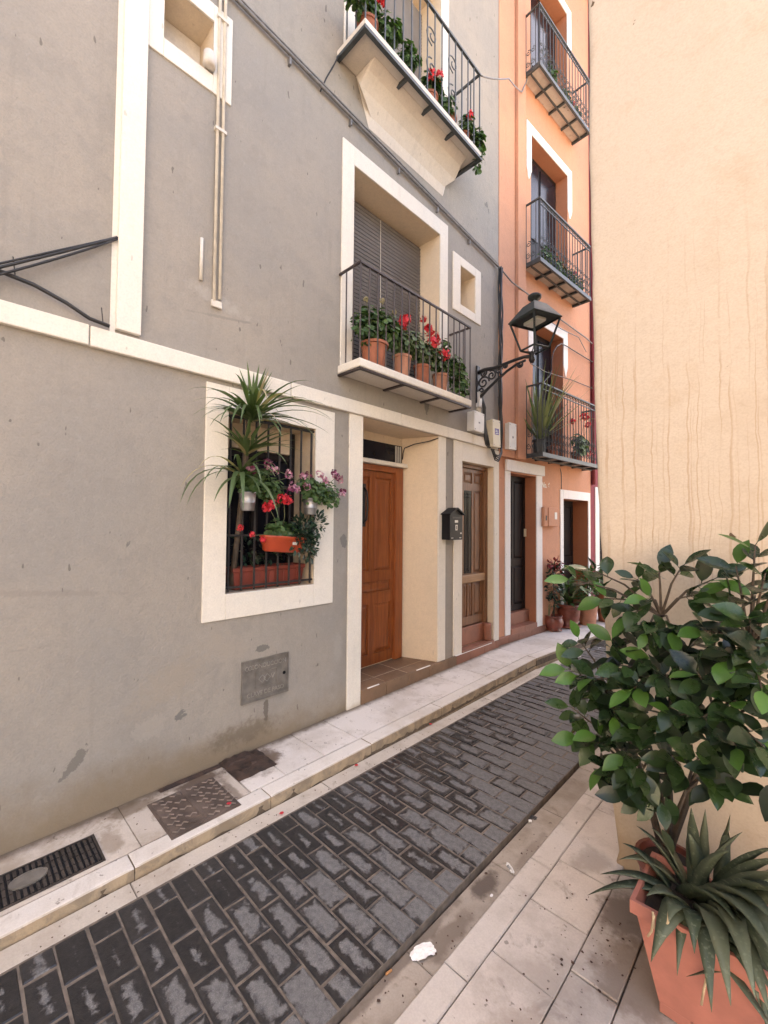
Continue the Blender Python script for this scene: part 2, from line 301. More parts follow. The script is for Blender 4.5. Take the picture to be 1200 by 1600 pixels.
# ------------------------------------------------------------------ mesh helpers
class B:
    def __init__(s): s.v = []; s.f = []
    def quad(s, *p):
        i = len(s.v); s.v += [tuple(q) for q in p]; s.f.append(tuple(range(i, i + len(p)))); return s
    def box(s, x0, x1, y0, y1, z0, z1):
        i = len(s.v)
        s.v += [(x, y, z) for x in (x0, x1) for y in (y0, y1) for z in (z0, z1)]
        s.f += [tuple(i + k for k in q) for q in ((0, 1, 3, 2), (4, 6, 7, 5), (0, 4, 5, 1), (2, 3, 7, 6), (0, 2, 6, 4), (1, 5, 7, 3))]
        return s
    def tbox(s, c, half, rot):                     # rotated box
        i = len(s.v)
        for a in (-1, 1):
            for b in (-1, 1):
                for d in (-1, 1): s.v.append(tuple(Vector(c) + rot @ Vector((a * half[0], b * half[1], d * half[2]))))
        s.f += [tuple(i + k for k in q) for q in ((0, 1, 3, 2), (4, 6, 7, 5), (0, 4, 5, 1), (2, 3, 7, 6), (0, 2, 6, 4), (1, 5, 7, 3))]
        return s
    def tube(s, pts, r, n=6, cap=True):
        pts = [Vector(p) for p in pts]; m = len(pts); rr = r if hasattr(r, '__len__') else [r] * m
        i0 = len(s.v); prev = None
        for k, p in enumerate(pts):
            d = (pts[min(k + 1, m - 1)] - pts[max(k - 1, 0)])
            d = d.normalized() if d.length > 1e-9 else Vector((0, 0, 1))
            if prev is None:
                a = d.cross(Vector((0, 0, 1)) if abs(d.z) < .9 else Vector((1, 0, 0))).normalized()
            else:
                a = (prev - d * prev.dot(d)); a = a.normalized() if a.length > 1e-6 else d.orthogonal().normalized()
            prev = a; b = d.cross(a)
            for j in range(n):
                t = 2 * math.pi * j / n; s.v.append(tuple(p + (a * math.cos(t) + b * math.sin(t)) * rr[k]))
        for k in range(m - 1):
            for j in range(n):
                s.f.append((i0 + k * n + j, i0 + k * n + (j + 1) % n, i0 + (k + 1) * n + (j + 1) % n, i0 + (k + 1) * n + j))
        if cap:
            s.f.append(tuple(i0 + j for j in reversed(range(n)))); s.f.append(tuple(i0 + (m - 1) * n + j for j in range(n)))
        return s
    def lathe(s, prof, c=(0, 0, 0), n=20, sx=1, sy=1):
        i0 = len(s.v); m = len(prof)
        for r, z in prof:
            for j in range(n):
                t = 2 * math.pi * j / n; s.v.append((c[0] + r * sx * math.cos(t), c[1] + r * sy * math.sin(t), c[2] + z))
        for k in range(m - 1):
            for j in range(n):
                s.f.append((i0 + k * n + j, i0 + k * n + (j + 1) % n, i0 + (k + 1) * n + (j + 1) % n, i0 + (k + 1) * n + j))
        s.f.append(tuple(i0 + j for j in reversed(range(n)))); s.f.append(tuple(i0 + (m - 1) * n + j for j in range(n)))
        return s
    def mesh(s, name, mat, smooth=False, weld=False):
        me = bpy.data.meshes.new(name); me.from_pydata(s.v, [], s.f); me.materials.append(M[mat]); me.validate()
        if weld:
            import bmesh
            bm = bmesh.new(); bm.from_mesh(me); bmesh.ops.remove_doubles(bm, verts=bm.verts, dist=1e-5)
            bmesh.ops.recalc_face_normals(bm, faces=bm.faces); bm.to_mesh(me); bm.free()
        if smooth: me.polygons.foreach_set('use_smooth', [True] * len(me.polygons))
        return me
    def build(s, name, mat, parent=None, smooth=False, bevel=0, weld=False, loc=None, rot=None, kind=None, seg=2):
        return obj(name, s.mesh(name, mat, smooth, weld), parent, loc, rot, bevel, kind, seg)

def obj(name, me, parent=None, loc=None, rot=None, bevel=0, kind=None, seg=2):
    o = bpy.data.objects.new(name, me); COL.objects.link(o)
    if parent: o.parent = parent
    if loc is not None: o.location = loc
    if rot is not None: o.rotation_euler = rot
    if kind: o['kind'] = kind
    if bevel:
        m = o.modifiers.new('bevel', 'BEVEL'); m.width = bevel; m.segments = seg; m.limit_method = 'ANGLE'; m.angle_limit = R(40)
    return o
def tag(o, label, cat, group=None):
    o['label'] = label; o['category'] = cat
    if group: o['group'] = group
    return o
def thing(name, label, cat, loc=(0, 0, 0), rz=0, group=None):
    o = bpy.data.objects.new(name, None); COL.objects.link(o); o.location = loc; o.rotation_euler = (0, 0, rz)
    o.empty_display_size = .1
    return tag(o, label, cat, group)
def struct(o): o['kind'] = 'structure'; return o

def textmesh(body, size, mat, shear=0, depth=.0008, bold=0.):
    cu = bpy.data.curves.new('lettering', 'FONT'); cu.body = body; cu.size = size; cu.align_x = 'CENTER'; cu.align_y = 'CENTER'
    cu.extrude = depth; cu.shear = shear; cu.offset = bold
    o = bpy.data.objects.new('lettering', cu); COL.objects.link(o)
    bpy.context.view_layer.update()
    me = bpy.data.meshes.new_from_object(o.evaluated_get(bpy.context.evaluated_depsgraph_get()))
    bpy.data.objects.remove(o); me.materials.clear(); me.materials.append(M[mat]); return me
def text_on_wall(parent, body, size, x, y, z, mat, shear=0, sx=1., tilt=0, depth=.0008, bold=0.):
    o = obj('lettering', textmesh(body, size, mat, shear, depth, bold), parent, (x, y, z))
    o.rotation_euler = (R(90) , tilt, R(90)); o.scale = (sx, 1, 1); return o

def facade(b, y0, y1, z0, z1, ops, back=-5.0):
    """front skin at x=0 with recessed openings; ops: (ya,yb,za,zb,depth,[ya2,yb2])"""
    ys = sorted(set([y0, y1] + [o[0] for o in ops] + [o[1] for o in ops])); zs = sorted(set([z0, z1] + [o[2] for o in ops] + [o[3] for o in ops]))
    for i in range(len(ys) - 1):
        for j in range(len(zs) - 1):
            cy, cz = (ys[i] + ys[i + 1]) / 2, (zs[j] + zs[j + 1]) / 2
            if any(o[0] < cy < o[1] and o[2] < cz < o[3] for o in ops): continue
            b.quad((0, ys[i], zs[j]), (0, ys[i + 1], zs[j]), (0, ys[i + 1], zs[j + 1]), (0, ys[i], zs[j + 1]))
    b.quad((0, y0, z0), (0, y0, z1), (back, y0, z1), (back, y0, z0)); b.quad((0, y1, z0), (back, y1, z0), (back, y1, z1), (0, y1, z1))
    b.quad((0, y0, z1), (0, y1, z1), (back, y1, z1), (back, y0, z1)); b.quad((back, y0, z0), (back, y0, z1), (back, y1, z1), (back, y1, z0))
def reveals(b, ops, off=0.001):
    for o in ops:
        ya, yb, za, zb, d = o[:5]; y2, y3 = (o[5], o[6]) if len(o) > 5 else (ya, yb)
        b.quad((off, ya, za), (off, ya, zb), (-d, y2, zb), (-d, y2, za)); b.quad((off, yb, za), (-d, y3, za), (-d, y3, zb), (off, yb, zb))
        b.quad((off, ya, zb), (off, yb, zb), (-d, y3, zb), (-d, y2, zb)); b.quad((off, ya, za), (-d, y2, za), (-d, y3, za), (off, yb, za))
        b.quad((-d, y2, za), (-d, y2, zb), (-d, y3, zb), (-d, y3, za))
def band(o, w, proud=.012, sides='lrtb', x=0.):
    """flat painted surround pieces round an opening (ya,yb,za,zb) -> outer rectangle w=(l,r,b,t) widths"""
    b = B(); ya, yb, za, zb = o[:4]; l, r, bo, tp = w
    if l: b.box(x - .004, x + proud, ya - l, ya, za - bo, zb + tp)
    if r: b.box(x - .004, x + proud, yb, yb + r, za - bo, zb + tp)
    if tp: b.box(x - .004, x + proud, ya, yb, zb, zb + tp)
    if bo: b.box(x - .004, x + proud, ya, yb, za - bo, za)
    return b

# ================================================================== SETTING
g = B().quad((-400, -400, -.09), (400, -400, -.09), (400, 400, -.09), (-400, 400, -.09)).build('ground', 'dirt'); struct(g)

# ---- road: dark pavers in running bond
road = B().box(-2.06, -1.118, -1.6, 12, -.085, -.0042).build('road', 'mortar'); struct(road)
def slabmesh(name, lx, ly, h, mat, ch=.004, jit=0., seed=0):
    q = random.Random(seed); b = B(); X, Y = lx / 2, ly / 2
    j = [(q.uniform(-jit, jit), q.uniform(-jit, jit)) for _ in range(4)]
    base = [(-X, -Y), (X, -Y), (X, Y), (-X, Y)]
    lo = [(x + a, y + c, -h) for (x, y), (a, c) in zip(base, j)]; mi = [(x + a, y + c, -ch) for (x, y), (a, c) in zip(base, j)]
    tp = [((x + a) - math.copysign(ch, x), (y + c) - math.copysign(ch, y), 0) for (x, y), (a, c) in zip(base, j)]
    b.v = lo + mi + tp
    for k in range(4):
        n = (k + 1) % 4; b.f += [(k, n, 4 + n, 4 + k), (4 + k, 4 + n, 8 + n, 8 + k)]
    b.f += [(8, 9, 10, 11), (3, 2, 1, 0)]
    return b.mesh(name, mat)
PIT = .104
full = [slabmesh('paver', .200, .0965, .05, 'paver', .0045, .0012, s) for s in range(4)]
halfm = [slabmesh('paver', .096, .0965, .05, 'paver', .0045, .0012, s + 9) for s in range(3)]
rows = []
for r_ in range(-15, 112):
    y = .018 + r_ * PIT; x = -2.052; seq = [2, 2, 2, 2, 1] if r_ % 2 else [1, 2, 2, 2, 2]
    for w in seq:
        rows.append((x + w * PIT / 2, y + PIT / 2, w)); x += w * PIT
rest = B(); cnt = 0
for (x, y, w) in rows:
    if 0 < y < 6.2 and cnt < 300:
        cnt += 1
        obj('paver', rnd.choice(full if w == 2 else halfm), road, (x + rnd.uniform(-.001, .001), y + rnd.uniform(-.0015, .0015), rnd.uniform(-.0022, .0015)),
            (rnd.uniform(-.012, .012), rnd.uniform(-.008, .008), rnd.uniform(-.006, .006)))
    else: rest.box(x - w * .0485, x + w * .0485, y - .048, y + .048, -.05, rnd.uniform(-.002, .001))
rest.build('paver', 'paver', road, kind='stuff')

def wornmesh(name, lx, ly, h, mat, seed):
    b_ = B(); n = max(8, int(ly / .03)); X = lx / 2
    for k in range(n + 1):
        y = -ly / 2 + ly * k / n; a = mnoise.noise(Vector((y * 9, seed, 1))); c = max(0, mnoise.noise(Vector((y * 23, seed, 5)))); e = .004 if k in (0, n) else 0
        w_ = .004 * a - .012 * c * c
        b_.v += [(-X, y, -h), (-X, y, -.004), (-X + .005, y, -e), (X - .012 + w_, y, -.0005 - e + .001 * a), (X - .004 + w_, y, -.0022 - e - .004 * c), (X + w_ * .7, y, -.008 - .006 * c), (X + w_ * .4, y, -.045), (X - .006, y, -h)]
    for k in range(n):
        for j in range(7): b_.f.append((k * 8 + j, k * 8 + j + 1, k * 8 + 9 + j, k * 8 + 8 + j))
    b_.f += [tuple(range(8)), tuple(n * 8 + j for j in reversed(range(8)))]
    return b_.mesh(name, mat)
def strip(name, bedmat, x0, x1, y0, y1, bedz, mat, cuts, top, h, gap=.006, piece='slab', ch=.006, bev=0, frame=None, zj=.0015, rise=False):
    bed = B().box(x0, x1, y0, y1, bedz - .06, bedz).build(name, bedmat); struct(bed)
    if rise: bed.rotation_euler = (.016, 0, 0); bed.location = (0, 0, -.043)
    if frame: bed.location = frame[0]; bed.rotation_euler = (0, 0, frame[1])
    for (a, b_, c, d) in cuts:
        if piece == 'stone' and ch > .008: me = wornmesh(piece, b_ - a - gap, d - c - gap, h, mat, int(abs(a * 91 + c * 37) * 10))
        else: me = slabmesh(piece, b_ - a - gap, d - c - gap, h, mat, ch, .0015, int(abs(a * 91 + c * 37) * 10))
        obj(piece, me, bed, ((a + b_) / 2, (c + d) / 2, top + rnd.uniform(-zj, zj)), (rnd.uniform(-.003, .003), rnd.uniform(-.003, .003), 0))
    return bed
def ycuts(x0, x1, ys): return [(x0, x1, a, b_) for a, b_ in zip(ys[:-1], ys[1:])]

def PZ(y): return .042 + .016 * y if y < 4.72 else .1185
strip('gutter', 'grout', -2.172, -2.056, -1.6, 4.75, -.014, 'gutter', ycuts(-2.170, -2.057, [-1.5, -.35, .62, 1.68, 2.6, 3.55, 4.7]), -.004, .05, .005, 'stone', .003)
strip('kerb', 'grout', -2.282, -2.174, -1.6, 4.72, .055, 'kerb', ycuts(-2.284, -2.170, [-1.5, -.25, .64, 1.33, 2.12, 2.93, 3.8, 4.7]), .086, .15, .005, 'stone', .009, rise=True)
cut = ycuts(-2.70, -2.286, [1.27, 1.50, 1.80, 2.10, 2.52, 2.99, 3.45, 3.82, 4.30, 4.72])
strip('pavement', 'grout', -2.70, -2.286, -1.6, 4.72, .060, 'slab', cut, .085, .05, .005, 'slab', .003, rise=True)
pv = strip('pavement', 'grout', -2.70, -2.286, -1.6, 1.268, .0605, 'conc', ycuts(-2.70, -2.286, [-1.5, -.4, .70, 1.268]), .084, .05, .003, 'cement_patch', .002, rise=True, zj=0)
for o in pv.children: o.rotation_euler = (0, 0, 0)
FR = ((-2.70, 4.735, .0325), R(-4.5)); FR0 = ((-2.70, 4.735, 0), R(-4.5))
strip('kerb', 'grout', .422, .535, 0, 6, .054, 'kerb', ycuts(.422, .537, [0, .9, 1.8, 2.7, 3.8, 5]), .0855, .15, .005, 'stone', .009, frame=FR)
strip('pavement', 'grout', -.1, .422, 0, 6, .058, 'slab', ycuts(-.02, .419, [0, .46, .95, 1.4, 1.9, 2.4, 3.0, 3.8, 5]), .084, .05, .005, 'slab', .003, frame=FR)
strip('gutter', 'grout', .535, .66, 0, 6, -.013, 'gutter', ycuts(.539, .655, [0, .9, 2, 3.2, 5]), -.0025, .05, .005, 'stone', .003, frame=FR0)

strip('gutter', 'grout', -1.118, -.968, -1.6, 12, -.045, 'gutter2', ycuts(-1.112, -.968, [-1.5, -.4, .35, .80, 1.28, 1.905, 2.462, 3.05, 3.7, 4.5, 5.6, 7]), -.032, .05, .004, 'slab', .003)
strip('kerb', 'grout', -.968, -.862, -1.6, 12, -.02, 'rkerb', ycuts(-.968, -.864, [-1.5, -.4, .55, 1.325, 2.02, 2.72, 3.5, 4.4, 5.6, 7]), .002, .06, .004, 'stone', .005)
cuts = []
for (a, b_, ys) in ((-.862, -.625, [-1.5, -.6, .3, .95, 1.482, 1.80, 2.10, 2.62, 3.2, 4]), (-.625, -.465, [-1.5, -.7, .2, .8, 1.30, 1.62, 2.26]), (-.465, -.12, [-1.5, -.5, .4, 1.0, 1.50, 1.93, 2.26]),
                    (-.12, .25, [-1.5, -.6, .3, 1.1, 1.7, 2.26]), (.25, .7, [-1.5, -.4, .6, 1.3, 2.26]), (.7, 1.2, [-1.5, -.2, .9, 2.26]), (1.2, 1.8, [-1.5, 0, 1.2, 2.26])):
    cuts += ycuts(a, b_, ys)
strip('pavement', 'grout', -.862, 2.2, -1.6, 2.4, -.03, 'rslab', cuts, .004, .05, .0045, 'slab', .003)
strip('pavement', 'grout', -.862, -.60, 2.4, 12, -.031, 'rslab', ycuts(-.86, -.60, [4, 5, 6, 7, 8.5]), .003, .05, .0045, 'slab', .003)

# ================================================================== GREY HOUSE (local x = out of the wall, y = along the street)
WX = -2.70
gh = thing('grey_house', 'grey plastered house with cream trim, barred window, panelled wooden doors and flowered balcony', 'house', (WX, 0, 0))
W1 = (1.285, 1.99, 1.14, 2.335, .33)
D1 = (2.487, 3.555, .20, 2.528, .39, 2.60, 3.425)
D2 = (3.985, 4.67, .22, 2.315, .16)
W2 = (2.357, 3.566, 2.83, 4.66, .30)
SW = (3.94, 4.245, 4.06, 4.50, .22)
TW = (.835, 1.135, 4.50, 4.86, .22)
W5 = (2.357, 3.566, 5.50, 7.35, .30)
ops = [W1, D1, D2, W2, SW, TW, W5]
b = B(); facade(b, -8, 4.79, -.08, 10.45, ops); b.build('wall', 'grey', gh, weld=True)
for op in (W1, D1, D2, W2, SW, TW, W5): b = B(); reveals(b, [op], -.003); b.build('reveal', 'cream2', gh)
# painted surrounds
band(W1, (.15, .185, .165, .165)).build('window_surround', 'cream', gh, bevel=.004)
band(W2, (.13, .135, 0, .163)).build('window_surround', 'cream', gh, bevel=.004)
band(W5, (.13, .135, 0, .163)).build('window_surround', 'cream', gh, bevel=.004)
band(SW, (.14, .115, .10, .10)).build('window_surround', 'cream', gh, bevel=.004)
band(TW, (.085, .125, .115, .115)).build('window_surround', 'cream', gh, bevel=.004)
B().box(-.004, .013, 2.335, 2.487, .06, 2.527).build('door_surround', 'cream', gh, bevel=.004)
B().box(-.004, .013, 3.555, 3.680, .203, 2.527).build('door_surround', 'cream', gh, bevel=.004)
B().box(-.004, .013, 3.830, 3.985, .203, 2.527).build('door_surround', 'cream', gh, bevel=.004)
B().box(-.004, .013, 4.670, 4.785, .203, 2.527).build('door_surround', 'cream', gh, bevel=.004)
B().box(-.004, .012, 3.985, 4.670, 2.315, 2.526).build('door_lintel', 'cream', gh, bevel=.004)
# string course in stones, pilaster
course = B().box(-.002, .012, -8, 4.70, 2.532, 2.632).build('string_course', 'cream', gh)
ys = [-8, -5.5, -3.2, -1.6, -.55, .505, 1.745, 2.95, 4.16, 4.72]
for a, c in zip(ys[:-1], ys[1:]):
    dz = rnd.uniform(-.003, .003)
    B().box(.0, .036 + rnd.uniform(-.002, .002), a + .003, c - .003, 2.528 + dz, 2.637 + dz).build('stone', 'cream', course, bevel=.006)
B().box(.0, .032, .625, .748, 2.660, 10.4).build('pilaster', 'cream', gh, bevel=.005)
B().box(-.002, .006, .600, .625, 2.640, 10.4).build('pilaster_edge', 'cream', gh)
B().box(-.3, .28, -8, 4.79, 10.45, 10.60).build('eaves', 'cream', gh, bevel=.01)

# ---- barred window
win = B().box(-.315, -.305, 1.29, 1.985, 1.145, 2.33).build('window', 'glass', gh)
wb = B()
for (a, c, z0, z1) in ((1.287, 1.34, 1.142, 2.333), (1.935, 1.988, 1.142, 2.333), (1.61, 1.665, 1.195, 2.10), (1.34, 1.935, 1.142, 1.195), (1.34, 1.935, 2.10, 2.15)): wb.box(-.304, -.27, a, c, z0, z1)
wb.build('frame', 'darkdoor', win, bevel=.004)
B().box(-.302, -.24, 1.342, 1.933, 2.152, 2.331).build('blind_box', 'cream2', win)
gr = B().tube([(-.02, 1.262, 2.318), (-.02, 2.005, 2.318)], .011, 6).build('window_grille', 'iron', gh)
for k in range(8):
    y = 1.315 + k * .0935
    B().tube([(-.02, y, 1.148), (-.02, y, 2.318)], .0085, 6).build('bar', 'iron', gr)
for z in (1.175, 1.52, 1.87): B().box(-.026, -.014, 1.262, 2.012, z - .007, z + .007).build('cross_bar', 'iron', gr)

# ---- front door of varnished wood
def door_leaf(name, mat, x, y0, y1, z0, z1, panels, parent, th=.03, pm=None, inset=.016):
    """frame of stiles and rails with a raised panel in every opening"""
    d = B().box(x - th, x - .014, y0, y1, z0, z1).build(name, mat, parent)
    ys_ = sorted(set([y0, y1] + [p[0] for p in panels] + [p[1] for p in panels])); zs_ = sorted(set([z0, z1] + [p[2] for p in panels] + [p[3] for p in panels]))
    f = B()
    for i in range(len(ys_) - 1):
        for j in range(len(zs_) - 1):
            cy, cz = (ys_[i] + ys_[i + 1]) / 2, (zs_[j] + zs_[j + 1]) / 2
            if any(p[0] < cy < p[1] and p[2] < cz < p[3] for p in panels): continue
            f.quad((x, ys_[i], zs_[j]), (x, ys_[i + 1], zs_[j]), (x, ys_[i + 1], zs_[j + 1]), (x, ys_[i], zs_[j + 1]))
    for p in panels:
        a, c, e, g_ = p[:4]; q = -.014
        for (s0, s1) in (((a, e), (a, g_)), ((a, g_), (c, g_)), ((c, g_), (c, e)), ((c, e), (a, e))):
            f.quad((x, *s0), (x, *s1), (x + q, *s1), (x + q, *s0))
    f.build('stiles_and_rails', mat, d, weld=True, bevel=.003)
    for p in panels:
        a, c, e, g_ = p[:4]; m_ = .008
        if len(p) > 4: continue
        n_ = m_ + .026; pb = B()
        o4 = [(x - .0135, a + m_, e + m_), (x - .0135, c - m_, e + m_), (x - .0135, c - m_, g_ - m_), (x - .0135, a + m_, g_ - m_)]
        i4 = [(x - .002, a + n_, e + n_), (x - .002, c - n_, e + n_), (x - .002, c - n_, g_ - n_), (x - .002, a + n_, g_ - n_)]
        pb.quad(*i4)
        for k in range(4): pb.quad(o4[k], o4[(k + 1) % 4], i4[(k + 1) % 4], i4[k])
        pb.build('panel', pm or mat, d)
    return d
d1 = door_leaf('front_door', 'door1', -.375, 2.66, 3.29, .215, 2.135,
               [(2.70, 2.935, 1.14, 2.075), (3.015, 3.25, 1.14, 2.075), (2.70, 3.25, .925, 1.035), (2.70, 2.935, .32, .81), (3.015, 3.25, .32, .81)], gh)
B().box(-.386, -.345, 3.29, 3.405, .205, 2.20).build('jamb', 'door1', d1, bevel=.006)
B().box(-.386, -.346, 2.62, 3.29, 2.138, 2.199).build('head', 'door1', d1, bevel=.006)
B().tube([(-.372, 2.86, 1.62), (-.33, 2.86, 1.65), (-.32, 2.86, 1.78), (-.33, 2.86, 1.92), (-.372, 2.86, 1.96)], [.012, .009, .011, .009, .012], 8).build('pull_handle', 'iron', d1, True)
B().box(-.374, -.368, 2.84, 2.88, 1.58, 2.0).build('handle_plate', 'iron', d1)
led = B().box(-.386, -.30, 2.60, 3.43, 2.203, 2.245).build('transom_ledge', 'cream', gh, bevel=.008)
tr = B().box(-.386, -.37, 2.60, 3.285, 2.247, 2.44).build('transom_window', 'glass', gh)
B().box(-.386, -.366, 3.287, 3.40, 2.247, 2.44).build('vent_panel', 'blackplastic', tr)
for k in range(3): B().box(-.366, -.362, 3.30 + k * .033, 3.315 + k * .033, 2.26, 2.43).build('slat', 'boxw', tr)
B().tube([(-.355, 3.40, 2.30), (-.33, 3.38, 2.36), (-.30, 3.37, 2.41), (-.2, 3.41, 2.445), (-.08, 3.49, 2.47), (.005, 3.56, 2.505)], .006, 6).build('door_cable', 'cable', gh, True)
# ---- second door, grille and glass
d2 = door_leaf('panelled_door', 'door2', -.105, 3.99, 4.60, .445, 2.265,
               [(4.03, 4.155, 2.095, 2.225), (4.185, 4.36, 2.095, 2.225), (4.40, 4.56, 2.095, 2.225), (4.035, 4.15, 1.04, 2.01), (4.19, 4.355, 1.04, 2.01, 1), (4.395, 4.555, 1.04, 2.01),
                (4.03, 4.16, .54, .925), (4.19, 4.27, .54, .925), (4.295, 4.375, .54, .925), (4.40, 4.56, .54, .925)], gh)
B().box(-.118, -.112, 4.192, 4.353, 1.042, 2.008).build('pane', 'glass', d2)
gb = B()
for y in (4.205, 4.235, 4.265, 4.295, 4.325): gb.tube([(-.1, y, 1.045), (-.1, y, 2.005)], .005, 5)
for z in (1.07, 1.95):
    for y in (4.22, 4.25, 4.28, 4.31): gb.tube([(-.1, y + .014 * math.cos(t), z + .02 * math.sin(t)) for t in [k * math.pi / 4 for k in range(9)]], .0035, 4, False)
gb.build('pane_grille', 'iron', d2)
B().box(-.104, -.07, 3.99, 4.60, .935, 1.03).build('middle_rail', 'door2l', d2, bevel=.012)
B().box(-.118, -.075, 4.602, 4.668, .40, 2.312).build('jamb', 'door2', d2, bevel=.006)
B().box(-.118, -.076, 3.987, 4.602, 2.268, 2.312).build('head', 'door2', d2, bevel=.006)
B().box(-.155, -.085, 3.987, 4.668, .225, .43).build('threshold', 'stepred', gh, bevel=.006)
B().lathe([(.0, 0), (.045, 0), (.05, .02), (.045, .15), (.05, .19), (.04, .205), (0, .205)], (-.045, 4.61, .222), 14).build('door_stop', 'stepred', gh, True)

# ---- tiled doorstep
st = B().box(-.40, .008, 2.49, 4.788, .07, .188).build('doorstep', 'grout', gh)
for a, c in zip([2.49, 2.795, 3.10, 3.41, 3.72], [2.795, 3.10, 3.41, 3.72, 3.88]): B().box(.0, .020, a + .003, c - .003, .055, .197).build('tile', 'steptile', st, bevel=.003)
for a, c in zip([3.88, 4.14, 4.44, 4.70], [4.14, 4.44, 4.70, 4.785]): B().box(.0, .020, a + .003, c - .003, .055, .197).build('tile', 'stepred', st, bevel=.003)
for a, c in ((2.49, 2.79), (2.79, 3.10), (3.10, 3.552)):
    for e, f_ in ((-.395, -.14), (-.14, .019)): B().box(e + .002, f_ - .002, a + .002, c - .002, .17, .2015 + rnd.uniform(-.001, .001)).build('tile', 'steptile', st, bevel=.003)
for a, c in ((3.99, 4.3), (4.3, 4.665)): B().box(-.08, .019, a + .002, c - .002, .17, .2255).build('tile', 'stepred', st, bevel=.003)
for a, c in ((2.56, 2.70), (3.21, 3.42), (3.86, 4.60)): B().box(.012, .0235, a, c, .1985, .2045).build('edge_trim', 'white', st)

# ---- balcony slab with railing
def baluster_row(par, mat, x0, x1, ya, yb, zb, zt, n, r=.0065):
    for k in range(n):
        y = ya + (yb - ya) * k / (n - 1)
        B().tube([(x1, y, zb), (x1, y, zt)], r, 6).build('baluster', mat, par)
bal = B().box(0.001, .274, 2.20, 3.765, 2.825, 2.893).build('balcony', 'cream', gh, bevel=.01)
B().box(.012, .262, 2.213, 3.752, 2.8215, 2.8245).build('soffit', 'soffit', bal)
for y in (2.203, 2.73, 3.25, 3.735): B().box(.002, .268, y, y + .028, 2.806, 2.8212).build('bracket', 'rail', bal)
B().box(.244, .272, 2.232, 3.734, 2.806, 2.8212).build('edge_angle', 'rail', bal)
RT = 3.655
rl = B().box(.25, .268, 2.205, 3.762, RT - .012, RT + .006).box(.0, .25, 2.205, 2.223, RT - .012, RT + .006).box(.0, .25, 3.744, 3.762, RT - .012, RT + .006).build('hand_rail', 'rail', bal, bevel=.002)
baluster_row(bal, 'rail', .2, .259, 2.214, 3.753, 2.893, RT, 17)
for y in (2.214, 3.753):
    for x in (.09, .175): B().tube([(x, y, 2.893), (x, y, RT)], .0065, 6).build('baluster', 'rail', bal)
B().box(.252, .256, 3.66, 3.70, 3.0, 3.1).build('plaque', 'boxw', bal)
# roller blind of slats
def blind(op, z0, z1, x):
    bl = B().box(x - .012, x - .009, op[0] + .01, op[1] - .01, z0, z1).build('roller_blind', 'slatgap', gh)  # near-black backing sheet paints the shade in the gaps between slats
    me = B(); w = op[1] - op[0] - .02
    me.box(-.004, .005, -w / 2, w / 2, -.0125, .0125); ms = me.mesh('slat', 'blind')
    n = int((z1 - z0) / .0375)
    for k in range(n): obj('slat', ms, bl, (x, (op[0] + op[1]) / 2, z0 + .018 + k * .0375), (0, R(20), 0))
    return bl
bl = blind(W2, 2.90, 4.64, -.26)
B().tube([(-.235, 2.92, 4.6), (-.235, 2.93, 3.4)], .003, 5).build('pull_cord', 'pipe', bl)
blind(W5, 5.55, 7.3, -.26)
for op in (SW, TW):
    a, c, e, f_ = op[:4]
    B().box(-.218, -.205, a + .002, c - .002, e + .002, f_ - .002).build('shutter', 'soffit', gh, bevel=.003)

# ---- upper balcony with plaster cove
ub = B().box(.001, .345, 2.155, 3.83, 5.455, 5.51).build('balcony', 'soffit', gh, bevel=.008)
for (x0, x1, y0, y1) in ((.315, .349, 2.150, 3.835), (.002, .315, 2.150, 2.185), (.002, .315, 3.80, 3.835)): B().box(x0, x1, y0, y1, 5.425, 5.454).build('edge_angle', 'irongrey', ub)
for y in (2.66, 3.0, 3.36): B().box(.18, .315, y, y + .03, 5.430, 5.4545).build('bracket', 'irongrey', ub)
cv = B(); prof = [(.24, 5.4535), (.16, 5.40), (.08, 5.31), (.02, 5.20), (.001, 5.10), (.001, 5.4535)]
for ya, yb in ((2.36, 3.72),):
    i = len(cv.v); n = len(prof)
    cv.v += [(x, ya + (.16 if z < 5.3 else 0), z) for x, z in prof] + [(x, yb - (.10 if z < 5.3 else 0), z) for x, z in prof]
    for k in range(n): cv.f.append((i + k, i + (k + 1) % n, i + n + (k + 1) % n, i + n + k))
    cv.f += [tuple(i + k for k in range(n)), tuple(i + n + k for k in reversed(range(n)))]
cv.build('cove', 'soffit', ub, weld=True, bevel=.01)
UR = 6.36
B().box(.318, .342, 2.16, 3.82, UR - .02, UR).box(0, .318, 2.16, 2.18, UR - .02, UR).box(0, .318, 3.80, 3.82, UR - .02, UR).build('hand_rail', 'irongrey', ub)
for k in range(16):
    y = 2.17 + k * 1.64 / 15; B().tube([(.33, y, 5.51), (.33, y, UR)], .007, 6).build('baluster', 'irongrey', ub)
for y in (2.17, 3.81):
    for x in (.11, .22): B().tube([(x, y, 5.51), (x, y, UR)], .007, 6).build('baluster', 'irongrey', ub)
def spiral(c, r, turns, ax, sgn=1, n=18, start=0.):
    out = []
    for k in range(n + 1):
        t = k / n; a = start + sgn * t * turns * 2 * math.pi; q = r * (1 - .8 * t)
        out.append(Vector(c) + ax[0] * math.cos(a) * q + ax[1] * math.sin(a) * q)
    return out
AY = (Vector((0, 1, 0)), Vector((0, 0, 1))); AXZ = (Vector((1, 0, 0)), Vector((0, 0, 1)))
for yc in (3.0, 3.33):
    for zc, sg in ((5.78, 1), (6.08, -1)): B().tube(spiral((.33, yc, zc), .09, 1.4, AY, sg, 18, math.pi / 2 * sg), .006, 5).build('scroll', 'irongrey', ub)

